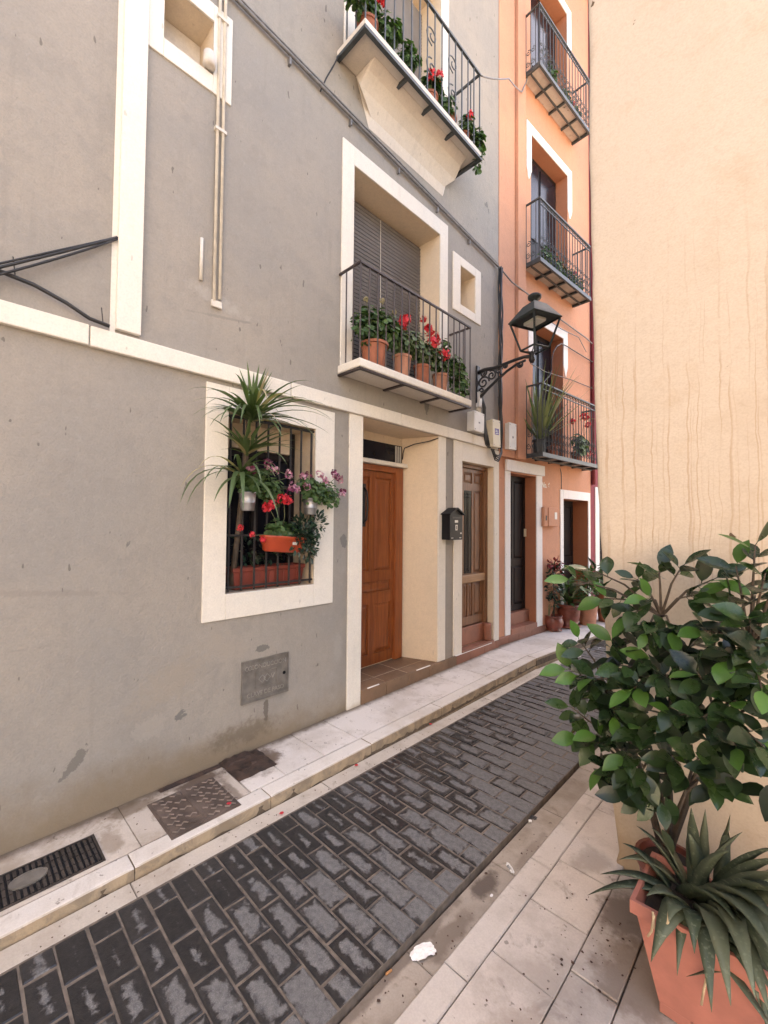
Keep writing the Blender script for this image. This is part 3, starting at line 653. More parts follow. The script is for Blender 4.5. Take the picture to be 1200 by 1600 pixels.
# ---- pipes and cables on the grey wall
B().tube([(.016, 1.168, 3.03), (.016, 1.168, 10.3)], .0105, 8).build('conduit', 'pipe', gh, True)
B().tube([(.016, 1.205, 3.05), (.016, 1.205, 10.3)], .0105, 8).build('conduit', 'pipe', gh, True)
for z in (4.9, 4.15): B().box(0, .03, 1.15, 1.225, z, z + .02).build('pipe_clip', 'pipe', gh)
B().box(0.0, .02, 1.152, 1.222, 2.99, 3.035).build('conduit_end', 'pipe', gh, bevel=.005)
B().tube([(.008, 1.085, 3.13), (.008, 1.085, 3.40)], .011, 8).build('conduit_stub', 'pipe', gh, True)
B().lathe([(0, 0), (.035, 0), (.04, .02), (.035, .09), (0, .09)], (.03, 1.10, 4.51), 12).build('spout', 'soffit', gh, True)
def cable(name, label, pts, r, mat, sag=0, n=14, cat='cable', group=None, loops=0):
    P = [Vector(p) for p in pts]; out = []
    for a, c in zip(P[:-1], P[1:]):
        for k in range(n):
            t = k / n; q = a.lerp(c, t); q.z -= sag * 4 * t * (1 - t); out.append(q)
    out.append(P[-1]); o = thing(name, label, cat, out[0], 0, group); q0 = out[0].copy()
    B().tube([p - q0 for p in out], r, 6).build('strand', mat, o, True); return o
cb = cable('service_cable', 'dark pipe-like cable sloping across the grey wall under the upper balcony', [(WX + .03, .2, 5.20), (WX + .03, 1.25, 5.12), (WX + .03, 2.9, 4.98), (WX + .03, 4.72, 4.83)], .014, 'cableg')
for k in range(7):
    y = .5 + k * .6; z = 5.17 - (y - .2) * .082; B().box(WX - .2 * 0 - cb.location.x, WX + .03 - cb.location.x, y - .008 - cb.location.y, y + .008 - cb.location.y, z - .035 - cb.location.z, z + .02 - cb.location.z).build('clip', 'cableg', cb)
B().tube([(0, 0, .03), (0, 1.05, -.05), (0, 2.7, -.185), (0, 4.52, -.34)], .008, 6).build('strand', 'cableg', cb, True)
kb = thing('cable_bundle', 'black cables strung from the cream pilaster down to the left over the grey wall', 'cable', (WX, .62, 3.17))
for dz, sg, r in ((0, .05, .007), (-.01, .09, .006), (.0, .02, .005)):
    pts = []
    for k in range(17):
        t = k / 16; pts.append((.02 + .05 * math.sin(t * 3), -t * 1.1, dz - .95 * t * .9 - sg * 4 * t * (1 - t) * .6))
    B().tube(pts, r, 6).build('strand', 'cable', kb, True)
pts = [(.045, -.03, -.515), (.045, -.12, -.505), (.045, -.22, -.46), (.045, -.35, -.42), (.04, -.52, -.40), (.04, -.9, -.42)]
B().tube(pts, .010, 6).build('strand', 'cable', kb, True)
for y, z in ((-.06, -.47), (-.42, -.36)): B().tube([(.045, y, z - .04), (.05, y - .01, z + .04)], .003, 5).build('cable_tie', 'cable', kb)

# ================================================================== ORANGE HOUSE
OX, OY, OA = -2.74, 4.792, R(-4.5)
oh = thing('orange_house', 'orange plastered house with white door frames and iron balconies on every floor', 'house', (OX, OY, 0), OA)
D3 = (.32, .97, .27, 2.29, .19); D4 = (1.756, 2.61, .10, 2.02, .27)
O2 = (.89, 1.775, 2.56, 4.48, .22); O3 = (.85, 1.94, 5.13, 7.13, .22); O4 = (.85, 1.94, 7.80, 9.78, .22)
oo = [D3, D4, O2, O3, O4]
b = B(); facade(b, 0, 2.72, -.08, 10.75, oo, -4.5); b.build('wall', 'orange', oh, weld=True)
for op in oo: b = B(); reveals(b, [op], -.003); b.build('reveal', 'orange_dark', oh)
B().box(-.004, .012, .20, .32, .205, 2.306).build('door_surround', 'white', oh, bevel=.004)
B().box(-.004, .012, .97, 1.125, .205, 2.306).build('door_surround', 'white', oh, bevel=.004)
B().box(0, .04, .20, 1.15, 2.308, 2.452).build('door_lintel', 'white', oh, bevel=.006)
band(D4, (.10, .075, 0, .135)).build('door_surround', 'white', oh, bevel=.004)
def ragged(ya, yb, z0, z1, seed):
    q = random.Random(seed); v = [(ya, z1)]; n = 7
    low = [(ya + (yb - ya) * k / n, z0 + (.16 * abs(2 * k / n - 1) + q.uniform(0, .03))) for k in range(n + 1)]
    out = B(); i = 0
    for k in range(n):
        a, c = low[k], low[k + 1]
        out.quad((.013, a[0], a[1]), (.013, c[0], c[1]), (.013, c[0], z1), (.013, a[0], z1)); out.quad((.013, a[0], a[1]), (0, a[0], a[1]), (0, c[0], c[1]), (.013, c[0], c[1]))
    out.quad((.013, ya, low[0][1]), (.013, ya, z1), (0, ya, z1), (0, ya, low[0][1])); out.quad((.013, yb, low[-1][1]), (0, yb, low[-1][1]), (0, yb, z1), (.013, yb, z1))
    return out
for op, zl, s_ in ((O2, 3.86, 1), (O3, 6.42, 2), (O4, 9.05, 3)):
    ya, yb, za, zb = op[:4]; wl_ = .125; wr = .135
    B().box(-.003, .013, ya - wl_, yb + wr, zb, zb + .14).build('window_surround', 'white', oh, bevel=.003)
    ragged(ya - wl_, ya, zl, zb, s_).build('window_surround', 'white', oh, weld=True); ragged(yb, yb + wr, zl + .02, zb, s_ + 5).build('window_surround', 'white', oh, weld=True)
    dr = B().box(-.21, -.19, ya + .003, yb - .003, za, zb - .003).build('balcony_door', 'darkdoor', oh)
    B().box(-.19, -.175, ya + .06, (ya + yb) / 2 - .04, za + .75, zb - .09).build('pane', 'glass', dr); B().box(-.19, -.175, (ya + yb) / 2 + .04, yb - .06, za + .75, zb - .09).build('pane', 'glass', dr)
d3 = door_leaf('front_door', 'darkdoor', -.165, .325, .966, .44, 2.285, [(.37, .62, 1.15, 2.22), (.67, .92, 1.15, 2.22), (.37, .62, .52, 1.05), (.67, .92, .52, 1.05)], oh)
B().box(-.16, -.135, .30 + .62, .30 + .65, 1.45, 1.56).build('lock_plate', 'boxc', d3)
B().box(-.186, -.10, .323, .968, .275, .432).build('threshold', 'stepred', oh, bevel=.005)
d4 = door_leaf('front_door', 'darkdoor', -.245, 1.76, 2.606, .11, 2.015, [(1.82, 2.14, 1.1, 1.93), (2.22, 2.55, 1.1, 1.93), (1.82, 2.14, .25, 1.0), (2.22, 2.55, .25, 1.0)], oh)
B().box(0, .05, .0, .36, 2.475, 10.7).build('pilaster', 'orange', oh, bevel=.006)
B().box(0, .085, .385, .575, 2.475, 10.7).build('pilaster', 'orange', oh, bevel=.006)
os_ = B().box(-.19, .008, .002, 1.21, .06, .19).build('doorstep', 'grout', oh)
for a, c in zip([.0, .26, .5, .82], [.26, .5, .82, 1.2]): B().box(0, .021, a + .003, c - .003, .086, .20).build('tile', 'stepred', os_, bevel=.003)
for a, c in zip([.0, .32, .65, .972], [.318, .65, .968, 1.2]):
    B().box(-.003 if c > .97 or a < .3 else -.185, .020, a + .003, c - .003, .18, .204 if a < .3 or c > 1 else .272).build('tile', 'stepred', os_, bevel=.003)
# meter cupboard painted over
mb = B().box(0, .055, 1.10, 1.49, 1.595, 1.87).build('meter_cupboard', 'orange', oh, bevel=.006)
B().box(.056, .066, 1.20, 1.485, 1.60, 1.865).build('cupboard_door', 'orange', mb, bevel=.004)
B().box(.066, .069, 1.37, 1.44, 1.70, 1.80).build('window_glass', 'boxw', mb, bevel=.002)
B().box(.056, .058, 1.135, 1.165, 1.68, 1.75).build('switch', 'blackplastic', mb)
text_on_wall(oh, 'No. 6', .105, .0025, 1.225, 2.185, 'writing', .25, .95, 0, .001, .004)
B().tube([(.006, 1.66, 2.47), (.006, 1.70, 2.40), (.006, 1.705, 2.05), (.006, 1.70, 1.98)], .005, 5).build('wall_wire', 'cableg', oh)
B().box(-.3, .3, 0, 2.72, 10.75, 10.88).build('eaves', 'cream', oh, bevel=.01)

# iron balconies
def lattice_balcony(par, ya, yb, z, dep, h, nb, mat='irongrey', scrolls=True):
    bl_ = B().box(dep - .03, dep, ya, yb, z - .035, z + .02).box(0, dep - .03, ya, ya + .03, z - .035, z + .02).box(0, dep - .03, yb - .03, yb, z - .035, z + .02).build('balcony', mat, par)
    B().box(.005, dep - .032, ya + .032, yb - .032, z + .004, z + .016).build('floor_tile', 'rslab', bl_)
    n = max(2, round((yb - ya) / .38))
    for k in range(1, n): y = ya + (yb - ya) * k / n; B().box(0, dep - .031, y - .012, y + .012, z - .03, z + .002).build('bracket', mat, bl_)
    B().box(dep * .45, dep * .45 + .02, ya + .032, yb - .032, z - .05, z - .031).build('bearer', mat, bl_)
    x = dep - .014
    B().box(x - .012, x + .012, ya, yb, z + h - .02, z + h).box(0, x - .012, ya, ya + .022, z + h - .02, z + h).box(0, x - .012, yb - .022, yb, z + h - .02, z + h).build('hand_rail', mat, bl_)
    B().box(x - .006, x + .006, ya + .01, yb - .01, z + h - .09, z + h - .078).build('lower_rail', mat, bl_)
    for k in range(nb): y = ya + .011 + (yb - ya - .022) * k / (nb - 1); B().tube([(x, y, z), (x, y, z + h)], .006, 5).build('baluster', mat, bl_)
    for y in (ya + .011, yb - .011):
        for k in range(1, 4): B().tube([(dep * k / 4, y, z), (dep * k / 4, y, z + h)], .006, 5).build('baluster', mat, bl_)
    if scrolls:
        for k in range(nb - 1):
            y = ya + .011 + (yb - ya - .022) * (k + .5) / (nb - 1); w = (yb - ya) / (nb - 1) * .42; s_ = B()
            for zc, sg in ((z + .10, 1), (z + .20, -1), (z + .30, 1)): s_.tube(spiral((x, y, zc), w, 1.2, AY, sg, 9, math.pi / 2), .0038, 4)
            s_.tube(spiral((x, y, z + h - .049), .026, 1, AY, 1, 8), .004, 4)
            s_.build('scrollwork', mat, bl_, kind='stuff')
        for k in range(3):
            xx = dep * (k + .5) / 4; s_ = B()
            for zc, sg in ((z + .11, 1), (z + .27, -1)): B().tube(spiral((xx, ya + .011, zc), .04, 1.3, AXZ, sg, 10, math.pi / 2), .005, 4).build('scroll', mat, bl_)
    return bl_
lattice_balcony(oh, .58, 2.42, 2.535, .315, .93, 22)
lattice_balcony(oh, .59, 2.12, 5.115, .285, .83, 19)
lattice_balcony(oh, .59, 2.12, 7.77, .285, .83, 17)

# ================================================================== CRIMSON HOUSE
ch = thing('crimson_house', 'dark crimson plastered house with a white door frame at the end of the lane', 'house', (OX + 2.722 * math.sin(-OA), OY + 2.722 * math.cos(OA), 0), R(-6))
D6 = (.30, 1.15, .1, 2.10, .25)
b = B(); facade(b, 0, 6, -.08, 10.9, [D6], -4); b.build('wall', 'crimson', ch, weld=True)
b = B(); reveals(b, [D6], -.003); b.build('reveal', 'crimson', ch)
band(D6, (.15, .15, 0, .17)).build('door_surround', 'white', ch, bevel=.004)
door_leaf('front_door', 'darkdoor', -.2, .305, 1.145, .11, 2.09, [(.37, .70, 1.1, 2.0), (.76, 1.09, 1.1, 2.0), (.37, .70, .25, 1.0), (.76, 1.09, .25, 1.0)], ch)
B().tube([(.03, .05, 2.3), (.03, .05, 10.8)], .03, 8).build('rain_pipe', 'crimson', ch, True)

# ================================================================== OCHRE HOUSE (its end wall faces the camera)
ochre = thing('ochre_house', 'ochre plastered house end wall with brown drip stains behind the potted ficus', 'house', (-.665, 2.27, 0))
prof = [(-.08, .008), (.0, 0.), (.06, .012), (.15, .004), (.3, -.012), (.6, -.02), (1.0, -.036), (1.36, -.050), (1.7, -.062), (2, -.075), (2.5, -.086), (3, -.094), (3.6, -.099), (4.35, -.098), (5.3, -.105)]
fine = []
for (z0, e0), (z1, e1) in zip(prof[:-1], prof[1:]):
    n = max(1, int((z1 - z0) / .09))
    for k in range(n): t = k / n; z = z0 + (z1 - z0) * t; fine.append((z, e0 + (e1 - e0) * t + .006 * mnoise.noise(Vector((z * 3.1, 1.7, 0))) + .003 * mnoise.noise(Vector((z * 11, 4.7, 0)))))
fine.append(prof[-1]); xs = [0, .004, .012, .024] + [.05 + .15 * k for k in range(22)] + [6]
b = B(); cols = []
ring = [(4.2, 0), (3.2, 0), (2.2, 0), (1.2, 0), (.5, 0), (.06, 0), (.024, 0), (.010, .003), (.003, .010)] # street face (y, inset)
for z, e in fine:
    row = [(e + ins, y, z) for y, ins in ring] + [(e + .024, 0., z)]
    row += [(e * max(0, 1 - x / 2) + x, .010 * mnoise.noise(Vector((x * 1.3, z * 1.1, 3))) * min(1, x * 4), z) for x in xs[4:]] + [(6, 4.2, z)]
    cols.append(row)
w = len(cols[0]); b.v = [p for r_ in cols for p in r_]
for j in range(len(cols) - 1):
    for i in range(w - 1): b.f.append((j * w + i, j * w + i + 1, (j + 1) * w + i + 1, (j + 1) * w + i))
b.f.append(tuple((len(cols) - 1) * w + i for i in range(w)))
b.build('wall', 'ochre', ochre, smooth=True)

# ================================================================== THINGS ON THE WALLS
# ---- gas valve cover
gc = thing('gas_valve_cover', 'small embossed metal valve cover set in the grey wall below the barred window', 'valve cover', (WX, 1.593, .53))
B().box(-.01, .007, -.183, .183, -.142, .142).build('plate', 'alu', gc, bevel=.003)
rim = B().box(.007, .011, -.183, .183, .130, .142).box(.007, .011, -.183, .183, -.142, -.130).box(.007, .011, -.183, -.171, -.13, .13).box(.007, .011, .171, .183, -.13, .13).build('rim', 'alu', gc)
fr = B().box(.007, .010, -.08, .085, .045, .050).box(.007, .010, -.08, .085, -.055, -.050).box(.007, .010, -.08, -.075, -.05, .045).box(.007, .010, .08, .085, -.05, .045).build('inner_frame', 'alu', gc)
text_on_wall(gc, 'CONDUCCION', .042, .0085, .02, .088, 'embossed', 0, .95, 0, .002)
text_on_wall(gc, 'CLAVE DE PASO', .042, .0085, .0, -.095, 'embossed', 0, .95, 0, .002)
text_on_wall(gc, 'V', .05, .0085, .052, -.002, 'embossed', 0, 1, 0, .002)
for cy, s_, cz in ((-.03, .026, -.002), (.008, .026, -.002), (-.145, .016, .088), (-.122, .016, .088)):
    B().tube([(.008, cy - s_, cz), (.008, cy, cz + s_), (.008, cy + s_, cz), (.008, cy, cz - s_), (.008, cy - s_, cz)], .0025, 4, False).build('diamond', 'embossed', gc)
B().lathe([(0, 0), (.012, 0), (.012, .003), (0, .003)], (0, 0, 0), 12).build('lock_hole', 'blackplastic', gc, loc=(.007, .145, .0), rot=(0, R(90), 0))

# ---- letterbox
lb = thing('letterbox', 'black gabled letterbox hung between the two wooden doors', 'letterbox', (WX + .013, 3.72, 1.45))
B().box(.0, .105, -.115, .115, 0, .27).build('body', 'blackplastic', lb, bevel=.006)
rf = B(); pr = [(-.132, .268), (0, .335), (.132, .268), (.132, .258), (0, .322), (-.132, .258)]
rf.v = [(0, y, z) for y, z in pr] + [(.128, y, z) for y, z in pr]
rf.f = [(k, (k + 1) % 6, 6 + (k + 1) % 6, 6 + k) for k in range(6)] + [(0, 1, 4, 5), (1, 2, 3, 4), (6, 11, 10, 7), (7, 10, 9, 8)]
rf.build('roof', 'blackplastic', lb, weld=True)
gb = B(); gb.v = [(.0, -.115, .268), (.0, .115, .268), (0, 0, .322), (.105, -.115, .268), (.105, .115, .268), (.105, 0, .322)]; gb.f = [(0, 1, 2), (5, 4, 3), (0, 3, 4, 1), (1, 4, 5, 2), (0, 2, 5, 3)]; gb.build('gable', 'blackplastic', lb)
B().box(.105, .109, -.075, .075, .222, .238).build('mail_slot', 'iron', lb)
B().box(.105, .108, -.028, .028, .178, .204).build('name_plate', 'plate', lb)
B().box(.105, .108, -.018, .018, .098, .155).build('view_window', 'plate', lb); B().box(.108, .110, -.006, .006, .11, .145).build('keyhole', 'iron', lb)
B().box(.105, .108, .07, .095, .06, .075).build('lock', 'plate', lb)
for y in (-.09, .055): B().box(.105, .1065, y, y + .035, .016, .023).build('mark', 'plate', lb)

# ---- wall boxes
def wallbox(label, p, w, h, d, mat, rz=0, sticker=False, tilt=0, mark=True):
    o = thing('junction_box', label, 'junction box', p, rz)
    bd = B().box(0, d * .6, -w / 2, w / 2, 0, h).build('body', mat, o, bevel=.006); lid = B().box(d * .6 + .001, d, -w / 2 - .004, w / 2 + .004, -.004, h + .004).build('lid', mat, o, bevel=.006)
    for y, z in ((-w * .4, h * .07), (w * .4, h * .07), (-w * .4, h * .93), (w * .4, h * .93)): B().box(d, d + .002, y - .005, y + .005, z - .005, z + .005).build('screw', 'cableg', lid)
    if sticker:
        s_ = B().box(d + .0005, d + .002, -w * .26, w * .3, h * .45, h * .68).build('sticker', 'purple', lid)
        for k in range(3): B().box(d + .002, d + .0028, -w * .2, w * (.22 - .08 * k), h * (.49 + .06 * k), h * (.51 + .06 * k)).build('printed_line', 'plate', lid)
    elif mark: B().box(d + .0005, d + .002, -w * .08, w * .08, h * .42, h * .50).build('warning_mark', 'cableg', lid)
    if tilt: o.rotation_euler = (tilt, 0, rz)
    return o
wallbox('small pale junction box under the right end of the flowered balcony', (WX, 4.185, 2.66), .20, .22, .10, 'boxw', 0, False, R(-2))
wallbox('yellowed junction box with a purple sticker above the brown panelled door', (WX, 4.60, 2.545), .17, .32, .09, 'boxc', 0, True, R(3))
def opt(s, z, out=0.): c, n = math.cos(-OA), math.sin(-OA); return (OX + s * n + out * c, OY + s * c - out * n, z)
wallbox('plain white junction box on the orange pilaster', opt(.20, 2.565, .05), .16, .33, .07, 'boxw', OA)
it = thing('meter_tag_box', 'narrow white box with dark marks beside the street lamp bracket', 'box', (WX, 4.30, 2.90))
B().box(0, .05, -.03, .03, .07, .25).build('case', 'boxw', it, bevel=.006); B().box(0, .04, -.025, .025, 0, .066).build('lower_case', 'boxc', it, bevel=.005)
for z in (.17, .21): B().box(.05, .052, -.012, .012, z, z + .012).build('mark', 'cableg', it)

# ---- street lamp on scrolled bracket
lp = thing('street_lamp', 'black four-sided lantern on a scrolled iron wall bracket between the grey and orange houses', 'street lamp', (WX, 4.30, 3.06))
B().box(0, .022, -.035, .035, -.04, .40).build('wall_plate', 'iron', lp, bevel=.006)
arm = [(.02, .33), (.10, .345), (.22, .335), (.34, .345), (.46, .36), (.58, .365), (.66, .35)]
B().tube([(x, 0, z - .01) for x, z in arm], [.026, .023, .021, .019, .018, .018, .024], 8).build('arm', 'iron', lp, True)
low = [(.02, .02), (.07, .05), (.15, .11), (.26, .18), (.38, .25), (.50, .30), (.60, .315)]
B().tube([(x, 0, z) for x, z in low], [.024, .019, .017, .016, .015, .014, .014], 8).build('brace', 'iron', lp, True)
for (x, z, r_, sg, st_) in ((.085, .19, .075, 1, 0), (.085, .30, .045, -1, 1), (.19, .25, .06, -1, 2), (.28, .285, .045, 1, 0), (.36, .315, .028, -1, 1), (.54, .285, .035, 1, 3), (.06, .10, .045, -1, 0)):
    B().tube(spiral((x, 0, z), r_, 1.5, AXZ, sg, 20, st_), .0105, 5).build('scroll', 'iron', lp, True)
lx = .70; q = R(-21)
B().lathe([(0, .27), (.02, .27), (.035, .30), (.02, .34), (.03, .365), (.018, .39), (0, .39)], (lx - .03, 0, 0), 12).build('finial', 'iron', lp, True)
def ring4(h, z): return [(lx + h * 1.414 * math.cos(q + math.pi / 4 + k * math.pi / 2), h * 1.414 * math.sin(q + math.pi / 4 + k * math.pi / 2), z) for k in range(4)]
b0, b1, rm, rt, ct = ring4(.10, .405), ring4(.175, .70), ring4(.195, .715), ring4(.085, .875), ring4(.05, .895)
fb = B()
for k in range(4): fb.tube([b0[k], b0[(k + 1) % 4]], .012, 4)
fb.build('bottom_frame', 'lampbody', lp)
for k in range(4): B().tube([b0[k], b1[k]], .0115, 5).build('corner_post', 'lampbody', lp)
for k in range(4): B().tube([(lx - .03, 0, .385), tuple(Vector(b0[k]))], .005, 4).build('cradle_rod', 'iron', lp)
rf = B(); n8 = [ring4(.175, .695), rm, rt, ct]
rf.v = [p for r_ in n8 for p in r_]; rf.f = [(j * 4 + k, j * 4 + (k + 1) % 4, j * 4 + 4 + (k + 1) % 4, j * 4 + 4 + k) for j in range(3) for k in range(4)] + [(12, 13, 14, 15)]
rf.build('roof', 'lampbody', lp, bevel=.003)
B().quad(*reversed(ring4(.165, .712))).build('reflector', 'lampbody', lp)
B().box(-.10, .10, -.065, .065, -.02, .018).build('diffuser', 'lampglass', lp, bevel=.01, loc=(lx, 0, .70), rot=(0, 0, q))
B().lathe([(0, 0), (.03, 0), (.03, .05), (.068, .058), (.07, .085), (.05, .10), (0, .105)], (lx, 0, .89), 14).build('chimney_cap', 'lampbody', lp, True)

# ---- cables at the joint between the houses
jc = thing('cable_riser', 'thick tangled black cables running down the joint between grey and orange houses', 'cable', (WX + .02, 4.77, 2.55))
for k in range(5):
    ph = k * 1.3; pts = [(.02 + .018 * math.sin(ph + i * .9), .0 + .022 * math.cos(ph * 1.7 + i * .7), i * .19) for i in range(13)]
    B().tube(pts, .010, 6).build('strand', 'cable', jc, True)
for k in range(4):
    y = -.045 * k; e_ = (.0, .03, -.02, .05)[k]; pts = [(.03, .01, .05), (.05, -.02 - .012 * k, -.06 - e_ * .5), (.05 + .01 * k, -.08 + y * .6, -.13 - e_), (.04, -.15 + y * .5 + e_, -.11 - e_), (.03, -.19 - e_, -.03)]
    B().tube(pts, .008, 6).build('loop', 'cable', jc, True)
lc = thing('lamp_cables', 'black cables dropping from the street lamp bracket to the junction boxes', 'cable', (WX + .02, 4.31, 2.55))
for k in range(4):
    pts = [(.01, .02 + .01 * k, .56), (.03 + .01 * k, .04, .42), (.02, .06 + .012 * k, .28), (.035, .05 + .02 * k, .14), (.015, .12 + .03 * k, .0), (.015, .17 + .02 * k, -.02)]
    B().tube(pts, .009, 6).build('strand', 'cable', lc, True)
S = lambda s, z, o=.04: opt(s, z, o)
NO = Vector((math.cos(-OA), -math.sin(-OA), 0)); OO = Vector((OX, OY, 0))
def onor(px, py, out=.04): d = ray(px, py); return CAM + d * ((OO + NO * out - CAM).dot(NO) / d.dot(NO))
cable('service_cable', 'twin grey cables crossing the orange wall behind the lantern top', [(WX + .03, 4.70, 4.84), onor(800, 441, .11), onor(852, 480), onor(869, 494), onor(917, 529), onor(925, 537)], .010, 'cableg', .0, 4)
cable('service_cable', 'thin drooping cable under the white window lintel of the orange house', [onor(845, 492), onor(862, 504), onor(877, 514), onor(904, 527), onor(916, 550)], .006, 'cableg', .0, 4)
cable('service_cable', 'black cable hooped up in front of the dark balcony window', [onor(846, 603, .06), onor(852, 594, .06), onor(858, 588, .06), onor(862, 578, .06), onor(862, 562, .06), onor(865, 549, .06), onor(870, 541, .06), onor(877, 537), onor(884, 540), onor(918, 561), onor(940, 574)], .008, 'cable', .0, 3)
cable('service_cable', 'thin black wire from the lamp bracket across to the crimson house', [(WX + .68, 4.30, 3.40), onor(829, 568, .33), onor(852, 581), onor(894, 594), onor(929, 608), onor(945, 614)], .006, 'cable', .0, 4)
cable('service_cable', 'thin wire curling off the left end of the upper balcony', [(WX + .02, 1.98, 5.02), (WX + .03, 2.03, 5.16), (WX + .05, 2.09, 5.30), (WX + .04, 2.14, 5.42)], .006, 'cable', 0)
cable('service_cable', 'long wire reaching from the upper balcony rail to the orange house top', [(WX + .34, 3.82, 6.34), (WX + .35, 4.4, 6.75), S(.45, 7.4, .1), S(.8, 8.1, .05)], .008, 'cableg', .02)

# ================================================================== COVERS IN THE PAVEMENT, LITTER
dg = thing('drain_grating', 'black slotted drain grating with an oval badge in the cement pavement', 'drain', (-2.425, .24, PZ(.24) - .0055)); dg.rotation_euler.x = .016
B().box(-.108, .108, -.43, .31, 0, .0060).build('plate', 'blackplastic', dg)
for (x0, x1, y0, y1) in ((-.115, -.105, -.44, .318), (.105, .115, -.44, .318), (-.105, .105, -.44, -.43), (-.105, .105, .308, .318)): B().box(x0, x1, y0, y1, 0, .0095).build('frame_edge', 'castdark', dg)
for k in range(34):
    y = -.42 + k * .0215
    for x0, x1 in ((-.10, -.055), (-.05, -.005), (.0, .045), (.05, .10)): B().box(x0, x1, y, y + .0115, .0060, .0105).build('rib', 'castdark', dg)
B().lathe([(0, 0), (.05, 0), (.05, .009), (.042, .009), (.042, .007), (0, .007)], (0, .055, .0072), 24, .9, 1.35).build('badge', 'alu', dg)
mh = thing('manhole_cover', 'brown cast iron access cover with wavy tread pattern beside the kerb', 'manhole cover', (-2.405, .995, PZ(.995) - .0050)); mh.rotation_euler.x = .016
B().box(-.185, .185, -.182, .182, 0, .007).build('frame', 'cast', mh, bevel=.002)
B().box(-.172, .172, -.169, .169, .007, .0105).build('plate', 'cast', mh, bevel=.002)
for i in range(9):
    for j in range(4):
        x = -.15 + i * .0375; y = -.135 + j * .09 + (.03 if i % 2 else 0)
        if abs(y) < .02 or (x > .10 and -.1 < y < .04): continue
        B().tube([(x - .01, y - .026, .012), (x + .008, y - .009, .0125), (x - .008, y + .009, .0125), (x + .01, y + .026, .012)], .0042, 4).build('tread', 'castlight', mh)
B().box(-.15, .15, -.012, .012, .0105, .014).build('ridge', 'cast', mh)
B().lathe([(0, 0), (.028, 0), (.028, .004), (.022, .004), (.022, .002), (0, .002)], (.13, -.03, .0105), 20, .8, 1.7).build('badge', 'cast', mh)
sg = thing('sunken_drain', 'rusted mud-caked square drain against the foot of the grey wall', 'drain', (-2.555, 1.395, PZ(1.395) + .0008)); sg.rotation_euler.x = .016
def rough_plate(w, l, n, amp, h, seed, prof=lambda u, v: 0):
    b_ = B(); 
    for i in range(n + 1):
        for j in range(n + 1):
            u, v = i / n, j / n; e = min(u, 1 - u, v, 1 - v)
            k = mnoise.noise(Vector((u * 5 + seed, v * 5, 0)))
            b_.v.append(((u - .5) * w * (1 + .08 * k), (v - .5) * l * (1 + .08 * k), (h + amp * mnoise.noise(Vector((u * 7, v * 7, seed)))) * min(1, e * 8) + prof(u, v)))
    for i in range(n):
        for j in range(n): b_.f.append((i * (n + 1) + j, (i + 1) * (n + 1) + j, (i + 1) * (n + 1) + j + 1, i * (n + 1) + j + 1))
    return b_
rough_plate(.27, .26, 22, .008, .010, 3).build('plate', 'rust', sg, True, loc=(0, 0, .001))
rough_plate(.10, .20, 14, .012, .014, 8).build('mud_bank', 'rust', sg, True, loc=(-.095, -.03, .003))
for (x, y, s_) in ((.02, .02, .04), (.06, -.06, .03)): rough_plate(s_, s_ * 1.2, 8, .006, .014, s_ * 100).build('clod', 'rust', sg, True, loc=(x, y, .006))
ms = rough_plate(.40, .045, 16, .006, .007, 12).build('mud_line', 'rust'); ms.location = (-2.668, 1.10, PZ(1.1) - .001); ms.rotation_euler = (0, 0, R(90)); tag(ms, 'dark mud streak along the wall foot above the access cover', 'mud')

def crumple(w, l, h, seed, n=14):
    b_ = B()
    for i in range(n + 1):
        for j in range(n + 1):
            u, v = i / n * 2 - 1, j / n * 2 - 1; r_ = math.hypot(u, v)
            a = mnoise.noise(Vector((u * 1.7 + seed, v * 1.7, 2))); c = mnoise.noise(Vector((u * 4, v * 4 + seed, 5)))
            f_ = 1 / max(1, r_ * (1.02 + .35 * a)) if r_ > .6 else 1
            b_.v.append((u * w / 2 * f_, v * l / 2 * f_, h * max(0, .35 + .6 * a + .5 * c) * max(0, 1 - r_ * .5) + .002))
    for i in range(n):
        for j in range(n): b_.f.append((i * (n + 1) + j, (i + 1) * (n + 1) + j, (i + 1) * (n + 1) + j + 1, i * (n + 1) + j + 1))
    return b_
ZG = -.0315
def litter(name, label, cat, bb, mat, px, py, z, rz=0, smooth=True, group=None):
    p = onz(px, py, z); o = bb.build(name, mat, None, smooth); o.location = p; o.rotation_euler = (0, 0, rz); return tag(o, label, cat, group)
litter('paper_tissue', 'crumpled white tissue lying in the stained gutter', 'tissue', crumple(.062, .105, .022, 4), 'tissue', 660, 1489, ZG, R(-15), False)
litter('foil_wrapper', 'twisted silvery wrapper across the gutter joint', 'wrapper', crumple(.022, .07, .012, 9), 'foil', 797, 1357, ZG, R(55), False)
litter('black_scrap', 'small black scrap beside the pavers in the gutter', 'litter', crumple(.05, .04, .008, 2), 'cable', 832, 1278, ZG, R(20), False)
litter('bottle_cap', 'small white cap resting by the black scrap', 'litter', B().lathe([(0, 0), (.010, 0), (.010, .008), (0, .009)], n=10), 'tissue', 828, 1284, ZG + .004)
litter('cigarette_butt', 'orange and white cigarette butt in the gutter near the tissue', 'cigarette butt', B().tube([(-.012, 0, .004), (.014, 0, .004)], .004, 8), 'butt', 607, 1521, ZG, R(80))
litter('white_chip', 'tiny white chip lying in the gutter', 'litter', crumple(.012, .02, .004, 5, 6), 'tissue', 768, 1400, ZG)
